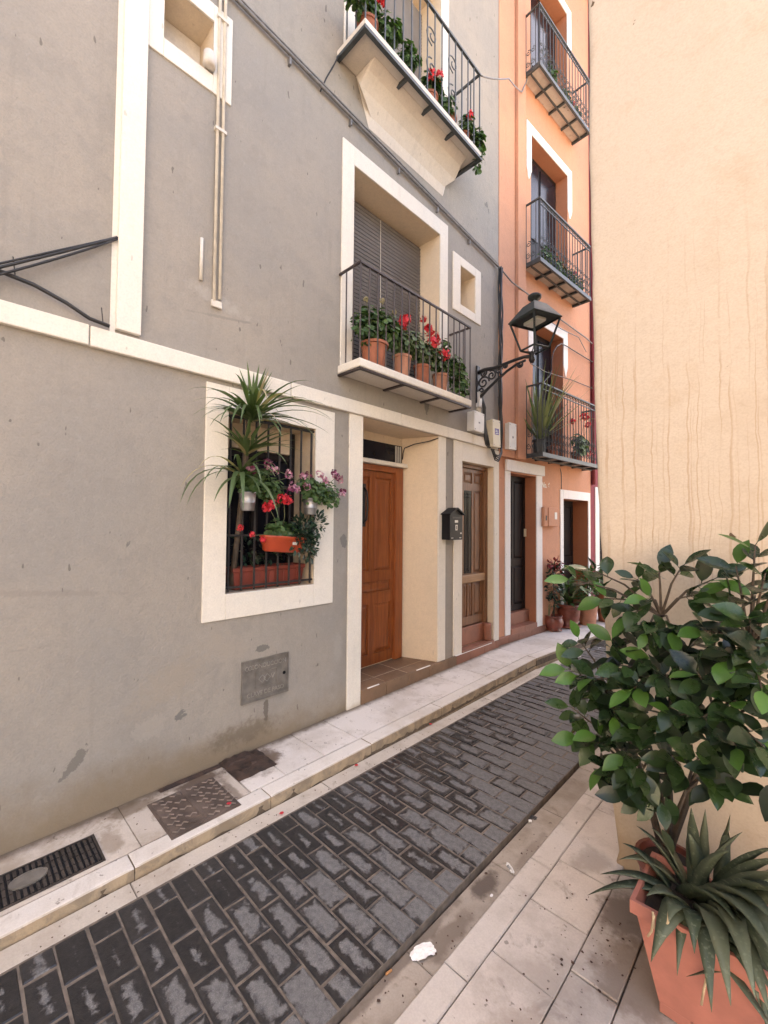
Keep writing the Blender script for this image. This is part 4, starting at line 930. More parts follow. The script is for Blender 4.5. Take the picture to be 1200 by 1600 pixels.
for i, (px, py, z) in enumerate(((1045 / 3 + 0, 1270, 0), (358, 1256, .073), (440, 1271, 0), (673, 1132, 0), (557, 1196, 0))):
    if i == 0: continue
    litter('red_petal', ['', 'red petal lying on the brown access cover', 'red petal in the narrow gutter near the kerb joint', 'red petals fallen against the kerb by the doorstep', 'red petal halfway along the narrow gutter'][i], 'petal', crumple(.025, .022, .01, i * 3.3, 6), 'redfl', px, py, z, i)
db = B()
for k in range(105):
    x, y = (rnd.gauss(-.58, .10), rnd.gauss(1.80, .26)) if k < 70 else (rnd.uniform(-1.1, -.98), rnd.uniform(1.0, 2.6))
    z = .0062 if x > -.862 else (.0045 if x > -.968 else -.029)
    if y > 2.2: continue
    s_ = rnd.uniform(.0025, .0065) * (1.5 if k % 9 == 0 else 1); a = rnd.uniform(0, 6.28); pts = []
    for m in range(5): pts.append((x + math.cos(a + m * 1.257) * s_ * rnd.uniform(.5, 1.1), y + math.sin(a + m * 1.257) * s_ * rnd.uniform(.5, 1.1), z + rnd.uniform(0, .003)))
    db.quad(*pts)
o = db.build('leaf_litter', 'debris', kind='stuff'); tag(o, 'scattered dark crumbs and dry leaf bits on the sandy slabs', 'leaf litter')
db = B()
for k in range(170):
    x, y = (rnd.uniform(-2.69, -2.27), rnd.uniform(.5, 6)) if k < 90 else (rnd.uniform(-2.13, -2.06), rnd.uniform(.2, 5))
    s_ = rnd.uniform(.002, .006); a = rnd.uniform(0, 6.28); z = PZ(y) + .0035 if x < -2.2 else -.0008
    db.quad(*[(x + math.cos(a + m * 1.257) * s_ * rnd.uniform(.5, 1.2), y + math.sin(a + m * 1.257) * s_ * rnd.uniform(.5, 1.2), z + rnd.uniform(0, .003)) for m in range(5)])
o = db.build('leaf_litter', 'debris', kind='stuff'); tag(o, 'fine dry crumbs along the pale pavement and its gutter', 'leaf litter')

# ================================================================== PLANTS
def leaf_shape(b_, o, d, nrm, L, W, droop=.15, fold=.18, n=4, tip=1.):
    """pointed oval leaf with a folded midrib"""
    d = d.normalized(); sd_ = d.cross(nrm).normalized(); up = sd_.cross(d)
    i0 = len(b_.v); prof_ = [(0, .06), (.12, .50), (.28, .86), (.48, 1.), (.68, .84), (.86, .44), (1., .02)]
    for t, w_ in prof_:
        c = o + d * (L * t) - up * (droop * L * t * t)
        b_.v += [tuple(c + sd_ * (W / 2 * w_) + up * (fold * W * .5 * w_)), tuple(c), tuple(c - sd_ * (W / 2 * w_) + up * (fold * W * .5 * w_))]
    for k in range(len(prof_) - 1):
        a = i0 + k * 3; b_.f += [(a, a + 1, a + 4, a + 3), (a + 1, a + 2, a + 5, a + 4)]
def round_leaf(b_, o, nrm, r, q):
    n = 7; nrm = nrm.normalized(); a = nrm.orthogonal().normalized(); c = nrm.cross(a); i = len(b_.v); b_.v.append(tuple(o - nrm * r * .25)); ph = q.uniform(0, 6.28)
    for k in range(n):
        t = ph + 2 * math.pi * k / n; b_.v.append(tuple(o + (a * math.cos(t) + c * math.sin(t)) * r * q.uniform(.8, 1.1) + nrm * q.uniform(-.1, .1) * r))
    b_.f += [(i, i + 1 + k, i + 1 + (k + 1) % n) for k in range(n)]
def rdir(q, up=.3):
    v = Vector((q.gauss(0, 1), q.gauss(0, 1), q.gauss(up, 1))); return v.normalized()
def foliage(par, blobs, n, r, mat, seed, leafy=False, name='foliage'):
    q = random.Random(seed); b_ = B(); tot = sum(bb[3] * bb[4] * bb[5] for bb in blobs)
    for (x, y, z, rx, ry, rz) in blobs:
        for _ in range(max(4, int(n * rx * ry * rz / tot))):
            d = rdir(q, .2); k = q.uniform(.45, 1.08) ; p = Vector((x + d.x * rx * k, y + d.y * ry * k, z + d.z * rz * k))
            if leafy: leaf_shape(b_, p, (d + Vector((0, 0, q.uniform(-.6, .5)))), rdir(q, 1.5), r * q.uniform(1.4, 2.6), r * q.uniform(.8, 1.2))
            else: round_leaf(b_, p, (d * .7 + Vector((.35, -.1, .6)) + rdir(q, 0) * .4), r * q.uniform(.6, 1.15), q)
    return b_.build(name, mat, par, kind='stuff')
def flower_head(par, p, r, mat, seed, n=34, mat2=None):
    q = random.Random(seed); b_ = B()
    for _ in range(n):
        d = rdir(q, .3); o = Vector(p) + d * r * q.uniform(.55, 1.); nn = (d + rdir(q, 0) * .5).normalized(); a = nn.orthogonal().normalized(); a = (Matrix.Rotation(q.uniform(0, 6.28), 3, nn) @ a); c = nn.cross(a); s_ = r * q.uniform(.28, .5)
        b_.quad(o + a * s_, o + c * s_ * .7 + nn * s_ * .2, o - a * s_, o - c * s_ * .7 + nn * s_ * .2)
    return b_.build('flower_head', mat, par)
def stems(par, pts, r=.0028, mat='stem'):
    b_ = B()
    for a, c in pts:
        a, c = Vector(a), Vector(c); m = a.lerp(c, .55) + Vector((.01, .008, .02)); b_.tube([a, m, c], [r, r * .9, r * .7], 5)
    return b_.build('stem', mat, par, kind='stuff')
def round_pot(par, r, h, mat, rimh=.025, n=24, bulge=0):
    pr_ = [(0, 0), (r * .72, 0), (r * .76, h * .1)] + ([(r * (1.0 + bulge), h * .5)] if bulge else [(r * .86, h * .5)]) + [(r * .94, h - rimh), (r * .94, h - rimh + .001), (r * 1.04, h - rimh + .003), (r * 1.04, h), (r * .92, h), (r * .88, h - .02), (0, h - .02)]
    p = B().lathe(pr_, n=n).build('pot', mat, par, True)
    m = p.modifiers.new('split', 'EDGE_SPLIT'); m.split_angle = R(35)
    B().lathe([(0, 0), (r * .89, 0), (r * .7, .006), (0, .008)], (0, 0, h - .022), 16).build('soil', 'soil', par, True)
    return p
def strap(b_, o, d, L, W, droop, n=8, fold=.25, twist=0., dry=False):
    d = Vector(d).normalized(); p = Vector(o); i0 = len(b_.v); step = L / n
    side = d.cross(Vector((0, 0, 1))); side = side.normalized() if side.length > .05 else Vector((0, 1, 0))
    for k in range(n + 1):
        t = k / n; w_ = W * (.55 + 1.2 * t if t < .3 else .91 * (1 - (t - .3) / .7) ** .8 + .02); up = side.cross(d).normalized(); s2 = (Matrix.Rotation(twist * t, 3, d) @ side)
        b_.v += [tuple(p + s2 * w_ / 2 + up * fold * w_ * .5), tuple(p), tuple(p - s2 * w_ / 2 + up * fold * w_ * .5)]
        p = p + d * step; d = (d + Vector((0, 0, -1)) * droop * step * (.3 + t * 1.8)).normalized()
    for k in range(n):
        a = i0 + k * 3; b_.f += [(a, a + 1, a + 4, a + 3), (a + 1, a + 2, a + 5, a + 4)]

# ---- potted ficus in front of the ochre wall
PB = ony(1046, 1345, 2.06); PB.z = .005
fp = thing('flower_pot', 'brown clay pot holding the ficus, tucked between aloe trough and ochre wall', 'flower pot', (PB.x, PB.y, .005))
round_pot(fp, .115, .27, 'glaze', .03)
fx = thing('ficus_plant', 'bushy ficus with large glossy green leaves against the ochre wall', 'plant', (PB.x, PB.y, .255))
fo = Vector((PB.x, PB.y, .255))
tips = [(893, 905, 2.02), (905, 1000, 2.0), (925, 890, 2.08), (945, 935, 2.05), (888, 1045, 1.98), (905, 1055, 1.95), (893, 1105, 1.95), (905, 1150, 1.93), (940, 1085, 1.98), (935, 1150, 1.92), (960, 1000, 2.05), (995, 905, 2.1), (1030, 890, 2.12), (1065, 885, 2.1), (1015, 935, 2.05), (985, 960, 2.02),
        (1085, 930, 2.08), (1115, 905, 2.1), (1150, 885, 2.05), (1180, 852, 2.0), (1196, 895, 1.95), (1140, 940, 2.0), (1172, 965, 1.9), (1100, 985, 1.95), (1050, 985, 1.98), (1010, 985, 1.95), (970, 1040, 1.9), (930, 1060, 1.92), (990, 1075, 1.85), (1040, 1060, 1.85), (1090, 1050, 1.8),
        (1140, 1030, 1.8), (1188, 1015, 1.75), (1190, 1075, 1.68), (1150, 1095, 1.72), (1100, 1120, 1.75), (1050, 1120, 1.8), (1000, 1135, 1.85), (960, 1115, 1.9), (978, 1180, 1.88), (998, 1215, 1.9), (945, 1195, 1.93), (1050, 1180, 1.82), (1095, 1180, 1.75), (1150, 1165, 1.66), (1192, 1165, 1.58), (1125, 1220, 1.72), (1025, 1255, 1.92), (1070, 1015, 2.05), (1120, 1075, 1.95), (1020, 1030, 2.0), (1180, 930, 2.08), (1210, 985, 1.85), (1225, 1110, 1.72), (1230, 880, 2.0)]
qf = random.Random(11)
def leafmesh(mat, seed, L=.10, W=.056):
    q = random.Random(seed); b_ = B(); leaf_shape(b_, Vector((0, 0, 0)), Vector((1, 0, 0)), Vector((0, 0, 1)), L, W * q.uniform(.9, 1.1), q.uniform(.05, .3), q.uniform(.15, .4)); 
    b_.tube([(-.014, 0, 0), (.01, 0, 0)], .0016, 4); return b_.mesh('leaf', mat, True)
LM = {m: [leafmesh(m, 30 + k) for k in range(4)] for m in ('ficus', 'ficusyoung', 'yellowleaf')}
mains = [fo + Vector(v) for v in ((-.12, -.06, .35), (-.03, -.08, .42), (.08, -.12, .38), (-.2, -.05, .62), (.02, -.06, .72), (.18, -.16, .66), (.26, -.05, .9), (-.02, .0, .98))]
br = B()
for m in mains: br.tube([fo + Vector((qf.uniform(-.02, .02), qf.uniform(-.02, .02), -.02)) - fo, (fo.lerp(m, .5) + Vector((0, 0, .06))) - fo, m - fo], [.012, .009, .006], 6)
nl = 0
for (px, py, Y) in tips:
    tp = ony(px, py, Y); src = min(mains, key=lambda m: (m - tp).length + (0 if m.z < tp.z + .05 else .4)); mid = src.lerp(tp, .5) + Vector((0, 0, .03))
    br.tube([src - fo, mid - fo, tp - fo], [.006, .0045, .0025], 5)
    ax = (tp - mid).normalized(); n = 6 if qf.random() < .7 else 5
    for k in range(n):
        if nl >= 299: break
        nl += 1; t = k / n; base = tp.lerp(mid, t * .75)
        ang = k * 2.4 + qf.uniform(-.4, .4); per = ax.orthogonal().normalized(); per = Matrix.Rotation(ang, 3, ax) @ per
        d = (ax * (.55 if k else .9) + per * (.85 if k else .3) + Vector((.12, -.30, -.05 - .25 * t))).normalized()
        up = (Vector((qf.gauss(.15, .35), qf.gauss(-.55, .35), .8))); up = (up - d * up.dot(d)).normalized(); sd_ = up.cross(d)
        pv = Y < 1.8
        young = (k == 0 and qf.random() < .5) or (k == 1 and qf.random() < .22)
        o = obj('leaf', qf.choice(LM['yellowleaf' if (k == 5 and qf.random() < .06) else 'ficusyoung' if young else 'ficus']), fx)
        s_ = qf.uniform(.72, 1.16); mt_ = Matrix((d, sd_, up)).transposed().to_4x4(); mt_.translation = base + d * .014 - fo
        o.matrix_local = mt_ @ Matrix.Diagonal((s_, s_, s_, 1))
br.build('branches', 'bark', fx, True)
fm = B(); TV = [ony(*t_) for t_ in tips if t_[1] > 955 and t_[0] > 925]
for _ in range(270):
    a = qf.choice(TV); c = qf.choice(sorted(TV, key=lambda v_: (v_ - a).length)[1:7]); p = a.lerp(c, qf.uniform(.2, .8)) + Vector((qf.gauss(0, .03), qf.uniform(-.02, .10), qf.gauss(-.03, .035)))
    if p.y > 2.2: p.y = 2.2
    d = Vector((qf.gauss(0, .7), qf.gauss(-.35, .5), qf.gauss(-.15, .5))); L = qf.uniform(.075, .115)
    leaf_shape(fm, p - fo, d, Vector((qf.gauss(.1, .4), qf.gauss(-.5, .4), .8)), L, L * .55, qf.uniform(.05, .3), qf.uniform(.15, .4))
fm.build('foliage', 'ficusshade', fx, True, kind='stuff')

# ---- terracotta trough with aloe
TX0, TX1, TY0, TY1, TZ = -.435, .30, 1.64, 1.94, .352
tg = thing('planter_trough', 'long salmon terracotta trough of aloe standing on the sandy slabs', 'planter', ((TX0 + TX1) / 2, (TY0 + TY1) / 2, .008))
cx, cy = (TX0 + TX1) / 2, (TY0 + TY1) / 2; hw, hd = (TX1 - TX0) / 2, (TY1 - TY0) / 2
def frus(b_, lv):
    i = len(b_.v)
    for (a, c, z) in lv: b_.v += [(-a, -c, z), (a, -c, z), (a, c, z), (-a, c, z)]
    for k in range(len(lv) - 1):
        for j in range(4): b_.f.append((i + k * 4 + j, i + k * 4 + (j + 1) % 4, i + k * 4 + 4 + (j + 1) % 4, i + k * 4 + 4 + j))
    b_.f += [(i + 3, i + 2, i + 1, i), tuple(i + (len(lv) - 1) * 4 + j for j in range(4))]
    return b_
frus(B(), [(hw - .072, hd - .045, .034), (hw - .018, hd - .012, TZ - .055), (hw - .018, hd - .012, TZ - .054), (hw, hd, TZ - .05), (hw, hd, TZ - .008), (hw - .014, hd - .014, TZ - .008), (hw - .03, hd - .03, TZ - .06)]).build('body', 'trough', tg, bevel=.006)
for sx in (-1, 1):
    fb = B(); fb.tbox((sx * (hw - .116), 0, .017), (.043, hd - .046, .0175), Matrix.Identity(3)); fb.build('foot', 'trough', tg, bevel=.003)
B().box(-hw + .032, hw - .032, -hd + .032, hd - .032, TZ - .06, TZ - .035).build('soil', 'soil', tg)

al = thing('aloe_plant', 'spreading grey-green aloe overflowing the salmon trough', 'plant', (cx, cy, TZ - .03)); ao = Vector(al.location)
def aloe_leaf(base, tipp, bow, W, seed, flat=.35):
    q = random.Random(seed); base, tipp = Vector(base), Vector(tipp); ctrl = base.lerp(tipp, .45) + Vector(bow); n = 10; b_ = B(); L = (tipp - base).length
    prev = None
    for k in range(n + 1):
        t = k / n; p = base * (1 - t) ** 2 + ctrl * 2 * t * (1 - t) + tipp * t * t; d = ((ctrl - base) * (1 - t) + (tipp - ctrl) * t).normalized()
        sd_ = d.cross(Vector((0, 0, 1))); sd_ = sd_.normalized() if sd_.length > .15 else (prev or Vector((1, 0, 0))); prev = sd_; up = sd_.cross(d)
        w_ = W * max(.02, (1 - t ** 2.2) * (.85 + .15 * math.sin(t * 3))); ser = 1 + (.05 if k % 2 else -.03)
        b_.v += [tuple(p + sd_ * w_ / 2 * ser + up * w_ * .12), tuple(p + up * w_ * -.02), tuple(p - sd_ * w_ / 2 * ser + up * w_ * .12), tuple(p - up * w_ * flat)]
    for k in range(n):
        for j in range(4): b_.f.append((k * 4 + j, k * 4 + (j + 1) % 4, k * 4 + 4 + (j + 1) % 4, k * 4 + 4 + j))
    b_.f += [(3, 2, 1, 0), tuple(n * 4 + j for j in range(4))]
    return b_
AL = [ # base px, tip px, tip depth y, bow z, width
    ((1060, 1400), (918, 1399), 1.66, .07, .038), ((1055, 1395), (938, 1366), 1.72, .05, .036), ((1050, 1385), (972, 1317), 1.80, .04, .034), ((1075, 1380), (994, 1290), 1.84, .04, .032), ((1080, 1370), (1017, 1293), 1.88, .05, .034), ((1060, 1370), (968, 1343), 1.78, .06, .04),
    ((1095, 1370), (1080, 1262), 1.86, .03, .045), ((1105, 1370), (1102, 1264), 1.88, .03, .03), ((1130, 1370), (1141, 1273), 1.90, .02, .035), ((1100, 1380), (1075, 1300), 1.80, .05, .05),
    ((1110, 1390), (1215, 1325), 1.78, .08, .05), ((1120, 1395), (1230, 1345), 1.74, .09, .055), ((1120, 1400), (1240, 1375), 1.70, .09, .055), ((1110, 1405), (1235, 1410), 1.62, .11, .06), ((1100, 1400), (1225, 1460), 1.55, .13, .062), ((1090, 1400), (1215, 1500), 1.50, .15, .06),
    ((1110, 1420), (1205, 1590), 1.48, .16, .065), ((1100, 1420), (1142, 1572), 1.50, .15, .058), ((1095, 1425), (1112, 1582), 1.50, .12, .05), ((1085, 1420), (1017, 1503), 1.53, .13, .07), ((1075, 1415), (1058, 1525), 1.56, .10, .035), ((1070, 1390), (1150, 1440), 1.60, .08, .055), ((1120, 1420), (1180, 1560), 1.47, .16, .06),
    ((1070, 1410), (1010, 1400), 1.63, .05, .045), ((1130, 1420), (1240, 1540), 1.48, .16, .06), ((1085, 1395), (1140, 1330), 1.72, .07, .045), ((1150, 1400), (1260, 1350), 1.85, .07, .05), ((1140, 1420), (1235, 1600), 1.46, .16, .06), ((1065, 1420), (1045, 1440), 1.58, .06, .05), ((1090, 1360), (1160, 1300), 1.86, .04, .04), ((1160, 1420), (1270, 1440), 1.56, .12, .06), ((1080, 1430), (1085, 1490), 1.56, .10, .05)]
for i, (bp, tpx, Y, bow, W) in enumerate(AL):
    base = onz(bp[0], bp[1], TZ - .02); base.x = min(max(base.x, TX0 + .08), TX1 - .08); base.y = min(max(base.y, TY0 + .07), TY1 - .06); base.z = TZ - .035
    tipp = ony(tpx[0], tpx[1], Y); aloe_leaf(base - ao, tipp - ao, (0, 0, bow + .02), W * 1.3, i).build('leaf', 'aloe', al, True)
qa = random.Random(3)
for i in range(26):
    base = Vector((qa.uniform(TX0 + .10, TX1 - .08), qa.uniform(TY0 + .08, TY1 - .07), TZ - .035)); a = qa.uniform(-2.8, .5); L = qa.uniform(.16, .34)
    tipp = base + Vector((math.cos(a) * L, math.sin(a) * L * .8, qa.uniform(-.16, .05))); tipp.y = min(tipp.y, 2.2)
    aloe_leaf(base - ao, tipp - ao, (qa.uniform(-.03, .03), qa.uniform(-.03, .03), qa.uniform(.05, .12)), qa.uniform(.035, .07), i + 50).build('leaf', 'aloe', al, True)
for (pts) in (((1020, 1425), (1022, 1450), (1035, 1462), (1044, 1440), (1045, 1425)), ((1022, 1430), (1018, 1455), (1012, 1463)), ((1100, 1490), (1106, 1520), (1100, 1545), (1096, 1570)), ((1103, 1490), (1110, 1515), (1103, 1535))):
    B().tube([ony(x, y, 1.612 + .0004 * (y - 1430) * .5) - ao for x, y in pts], .0035, 5).build('root', 'root', al, True)

# ---- yucca in the barred window
yp = Vector((WX + .03, 1.42, 2.42)); yu = thing('yucca_plant', 'tall spiky yucca leaning out through the bars of the grey house window', 'plant', (WX - .10, 1.38, 1.20)); yo = Vector(yu.location)
B().tube([Vector((0, 0, -.02)), (.05, .01, .3), (.09, .02, .62), (.12, .03, .9), (.14, .035, 1.2)], [.022, .02, .019, .017, .014], 8).build('trunk', 'bark', yu, True)
qy = random.Random(5); k_ = 0
for (c, n, L0, L1, up, drp, bias) in ((Vector((WX + .05, 1.43, 2.31)), 48, .34, .60, .18, 1.9, (.35, -.45, .2)), (Vector((WX + .05, 1.43, 2.37)), 18, .20, .32, 1.5, .3, (.1, 0, .6)), (Vector((WX + .04, 1.40, 2.08)), 28, .22, .42, .4, 1.6, (.35, -.2, .25)), (Vector((WX + .04, 1.36, 1.93)), 20, .30, .55, .05, 3.0, (.35, -.75, .1))):
    for i in range(n):
        a = i * 2.4 + qy.uniform(-.3, .3); d = Vector((abs(math.cos(a)) * .7 + bias[0], math.sin(a) + bias[1], up + qy.uniform(-.3, .5) + bias[2] * .3)); b_ = B()
        strap(b_, c - yo + Vector((0, 0, qy.uniform(-.03, .03))), d, qy.uniform(L0, L1), qy.uniform(.024, .040), drp * qy.uniform(.7, 1.6), 8); b_.build('leaf', 'dryleaf' if qy.random() < .07 else 'yucca', yu, True); k_ += 1

# ---- window sill planters
def bucket(label, p, pl_label):
    o = thing('zinc_bucket', label, 'bucket', p)
    B().lathe([(0, -.03), (.042, -.03), (.044, -.026), (.050, .02), (.0525, .023), (.050, .026), (.056, .085), (.061, .088), (.061, .094), (.053, .094), (.050, .075), (0, .075)], n=22).build('body', 'zinc', o, True)
    B().tube([(0, -.058, .085), (-.02, -.05, .11), (-.045, 0, .125), (-.02, .05, .11), (0, .058, .085)], .002, 5).build('handle', 'zinc', o, True)
    B().lathe([(0, 0), (.049, 0), (0, .008)], (0, 0, .076), 14).build('soil', 'soil', o)
    f = thing('pelargonium_plant', pl_label, 'plant', (p[0], p[1], p[2] + .082)); return f
f1 = bucket('zinc bucket hooked on the window bars beneath the yucca', (WX + .055, 1.405, 1.715), 'ivy-green pelargonium with pink flowers in the zinc bucket beneath the yucca')
foliage(f1, [(.0, .02, .05, .09, .10, .07), (-.01, .13, .05, .08, .10, .08), (.0, .0, .10, .08, .10, .06), (-.02, .20, .02, .07, .09, .10), (.02, .06, .14, .06, .10, .05)], 620, .019, 'geran', 21)
for i, (y, z, m) in enumerate(((-.02, .17, 'pinkfl'), (.13, .19, 'pinkfl'), (.16, .17, 'pinkfl'), (.27, .15, 'pinkfl'), (.30, .07, 'pinkfl'), (.33, .05, 'pinkfl'), (.10, .21, 'purpfl'), (.29, .03, 'purpfl'), (.0, .155, 'purpfl'))): flower_head(f1, (.07, y, z), .034, m, i, 22)
stems(f1, [((0, 0, 0), (.05, -.02, .15)), ((0, 0, 0), (.05, .13, .17)), ((0, .02, 0), (.05, .28, .13)), ((0, .02, 0), (.05, .31, .05))])
f2 = bucket('zinc bucket hooked near the right jamb of the barred window', (WX + .055, 1.915, 1.70), 'ivy-green pelargonium with pink flowers spilling past the right jamb of the barred window')
foliage(f2, [(.02, .0, .06, .09, .10, .08), (.03, .10, .07, .09, .10, .08), (.02, -.04, .11, .08, .10, .06), (.05, .15, .03, .07, .09, .09), (.03, .02, .02, .07, .10, .07)], 620, .018, 'geran', 22)
for i, (y, z, m) in enumerate(((-.12, .16, 'pinkfl'), (-.08, .17, 'purpfl'), (.06, .16, 'pinkfl'), (.08, .13, 'pinkfl'), (.17, .19, 'pinkfl'), (.20, .18, 'purpfl'), (.22, .16, 'pinkfl'), (.25, .07, 'purpfl'), (.24, .05, 'pinkfl'), (-.09, .09, 'pinkfl'), (.16, .21, 'purpfl'), (.02, .19, 'pinkfl'))): flower_head(f2, (.08, y, z), .032, m, 40 + i, 22)
stems(f2, [((0, 0, 0), (.05, -.1, .15)), ((0, 0, 0), (.05, .06, .14)), ((0, .02, 0), (.06, .18, .17)), ((0, .02, 0), (.06, .23, .06))])
ot = thing('hanging_planter', 'glossy red plastic planter slung on the outside of the window bars', 'planter', (WX + .06, 1.68, 1.40))
tb = B(); lv = []
for z, a, c in ((0, .135, .045), (.01, .15, .055), (.09, .17, .068), (.10, .178, .072), (.112, .18, .074), (.112, .168, .062), (.08, .16, .055)):
    lv.append([(max(-c, min(c, c * 1.25 * math.sin(t))), max(-a, min(a, a * 1.06 * math.cos(t))), z) for t in [k * math.pi / 10 for k in range(20)]])
tb.v = [p for r_ in lv for p in r_]; tb.f = [(j * 20 + k, j * 20 + (k + 1) % 20, j * 20 + 20 + (k + 1) % 20, j * 20 + 20 + k) for j in range(len(lv) - 1) for k in range(20)] + [tuple(reversed(range(20))), tuple(range(120, 140))]
tb.build('body', 'redpl', ot, True); ot.rotation_euler = (R(-4), 0, 0)
B().box(.066, .069, .03, .075, .055, .075).build('maker_badge', 'plate', ot, bevel=.004)
gp = thing('geranium_plant', 'red geranium growing in the hanging red planter on the window bars', 'plant', (WX + .06, 1.66, 1.49))
foliage(gp, [(0, -.02, .07, .06, .10, .07), (.0, .05, .05, .06, .08, .06)], 110, .030, 'geran', 31)
for i, (y, z, r_) in enumerate(((-.14, .22, .036), (-.10, .24, .034), (-.02, .28, .042), (.02, .275, .038), (-.25, .04, .022), (-.33, .08, .022), (-.17, .0, .022))): flower_head(gp, (.05, y, z), r_, 'redfl', 60 + i, 36)
stems(gp, [((0, -.02, 0), (.04, -.12, .22)), ((0, 0, 0), (.04, 0, .26)), ((0, -.05, 0), (.04, -.25, .03))])
cr = thing('jade_plant', 'dark glossy succulent spilling over the right end of the hanging red planter', 'plant', (WX + .06, 1.81, 1.49))
foliage(cr, [(.02, .02, .08, .07, .10, .09), (.03, .06, -.02, .06, .08, .10), (.04, .14, .10, .05, .06, .10), (.03, -.04, -.03, .06, .06, .08), (.02, .06, -.10, .05, .06, .06), (.03, -.02, .02, .07, .10, .08)], 620, .020, 'darkleaf', 33, True)
sp_ = thing('window_trough', 'long brick red trough standing on the sill behind the window bars', 'planter', (WX - .13, 1.66, 1.145))
frus(B(), [(.055, .27, 0), (.068, .285, .12), (.076, .293, .122), (.076, .293, .15), (.066, .283, .15), (.06, .277, .125)]).build('body', 'redpl2', sp_, bevel=.004)
B().box(-.06, .06, -.275, .275, .12, .132).build('soil', 'soil', sp_)
for k in range(5):
    rb = B().box(.0665, .0735, -.245 + k * .115, -.205 + k * .115, .01, .118); rb.build('rib', 'redpl2', sp_, bevel=.003)
tp_ = thing('trailing_plant', 'straggling shaded plant growing in the brick red window trough', 'plant', (WX - .13, 1.62, 1.28))
foliage(tp_, [(.0, -.12, .12, .05, .10, .12), (.0, .08, .08, .05, .14, .08)], 90, .024, 'darkleaf', 36, True)

# ---- flowers on the first balcony
ZB = 2.893
def geranium(pl_, label, p, blobs, heads, mat, n, seed, r=.027, hmat='redfl'):
    o = thing(pl_, label, 'plant', p); foliage(o, blobs, n, r, mat, seed)
    for i, (x, y, z, rr) in enumerate(heads): flower_head(o, (x, y, z), rr, hmat, seed + i, 40)
    stems(o, [((0, 0, 0), (bx[0], bx[1], bx[2])) for bx in blobs] + [((0, 0, 0), (x, y, z - .01)) for (x, y, z, rr) in heads]); return o
def potthing(label, p, r, h, mat, cat='flower pot', **kw):
    o = thing('flower_pot', label, cat, p); round_pot(o, r, h, mat, **kw); return o
potthing('wide ribbed terracotta pot at the left end of the railed balcony', (WX + .155, 2.47, ZB), .115, .215, 'terra')
geranium('geranium_plant', 'dense dark geranium with pale dry flower heads in the wide balcony pot', (WX + .165, 2.47, ZB + .16), [(0, -.02, .20, .11, .18, .15), (.02, .10, .22, .10, .16, .15), (.02, -.16, .12, .09, .11, .14), (.02, .22, .16, .08, .12, .15)], [(.04, -.15, .36, .022), (.04, .04, .42, .024), (.04, .19, .38, .024)], 'geran', 520, 101, .028, 'dryleaf')
potthing('tall terracotta pot second along the railed balcony', (WX + .17, 2.80, ZB), .085, .20, 'terra2')
potthing('terracotta pot at the middle of the railed balcony', (WX + .17, 3.08, ZB), .08, .19, 'terra')
potthing('terracotta pot toward the right end of the railed balcony', (WX + .17, 3.36, ZB), .08, .18, 'terra2')
geranium('geranium_plant', 'pale green geranium with red heads in the tall second balcony pot', (WX + .17, 2.80, ZB + .17), [(0, 0, .15, .10, .16, .12), (.02, .13, .17, .10, .14, .12)], [(.05, -.02, .33, .055), (.04, .02, .37, .04), (.04, -.04, .28, .04)], 'palel', 360, 111)
geranium('geranium_plant', 'pale green geranium with bright red heads in the middle balcony pot', (WX + .17, 3.08, ZB + .16), [(0, 0, .17, .10, .15, .13), (.02, .12, .14, .10, .14, .11)], [(.05, .02, .37, .055), (.05, .12, .34, .055), (.03, -.02, .46, .035), (.08, .05, .25, .06), (.06, .14, .29, .04)], 'palel', 330, 121)
geranium('geranium_plant', 'dark trailing geranium with one red head in the right balcony pot', (WX + .17, 3.36, ZB + .15), [(0, 0, .14, .10, .14, .11), (.03, .16, .14, .10, .14, .13), (.05, .27, .0, .09, .11, .17), (.02, .04, .32, .06, .07, .08)], [(.08, -.05, .20, .06)], 'geran', 480, 131, .029)
# ---- upper balcony
ZU = 5.51
for i, (y, r_, lab) in enumerate(((2.30, .09, 'clay pot at the left end of the upper balcony'), (3.12, .08, 'clay pot midway along the upper balcony'), (3.42, .085, 'clay pot third along the upper balcony'), (3.68, .07, 'clay pot at the right end of the upper balcony'))): potthing(lab, (WX + .21, y, ZU), r_, .17, 'terra')
geranium('geranium_plant', 'flowering geranium hanging over the left end of the upper balcony', (WX + .21, 2.30, ZU + .14), [(.02, 0, .12, .1, .13, .1), (.05, -.16, .06, .08, .08, .1), (.06, .2, .1, .1, .14, .1), (.06, .45, .06, .09, .14, .1)], [(.1, -.1, .2, .05), (.1, .06, .22, .05), (.1, -.2, .05, .05)], 'geran', 420, 141, .03)
geranium('geranium_plant', 'leafy geranium midway along the upper balcony', (WX + .21, 3.12, ZU + .14), [(.02, 0, .12, .1, .13, .1), (.04, .2, .06, .09, .13, .09)], [(.1, .02, .18, .045), (.1, -.1, .1, .045)], 'geran', 260, 151, .03)
geranium('geranium_plant', 'leafy geranium at the right end of the upper balcony', (WX + .21, 3.68, ZU + .13), [(.04, .0, .1, .1, .1, .1), (.1, .14, .0, .08, .09, .14), (.08, .16, -.18, .06, .06, .12)], [(.12, -.05, .14, .04)], 'geran', 260, 161, .03)

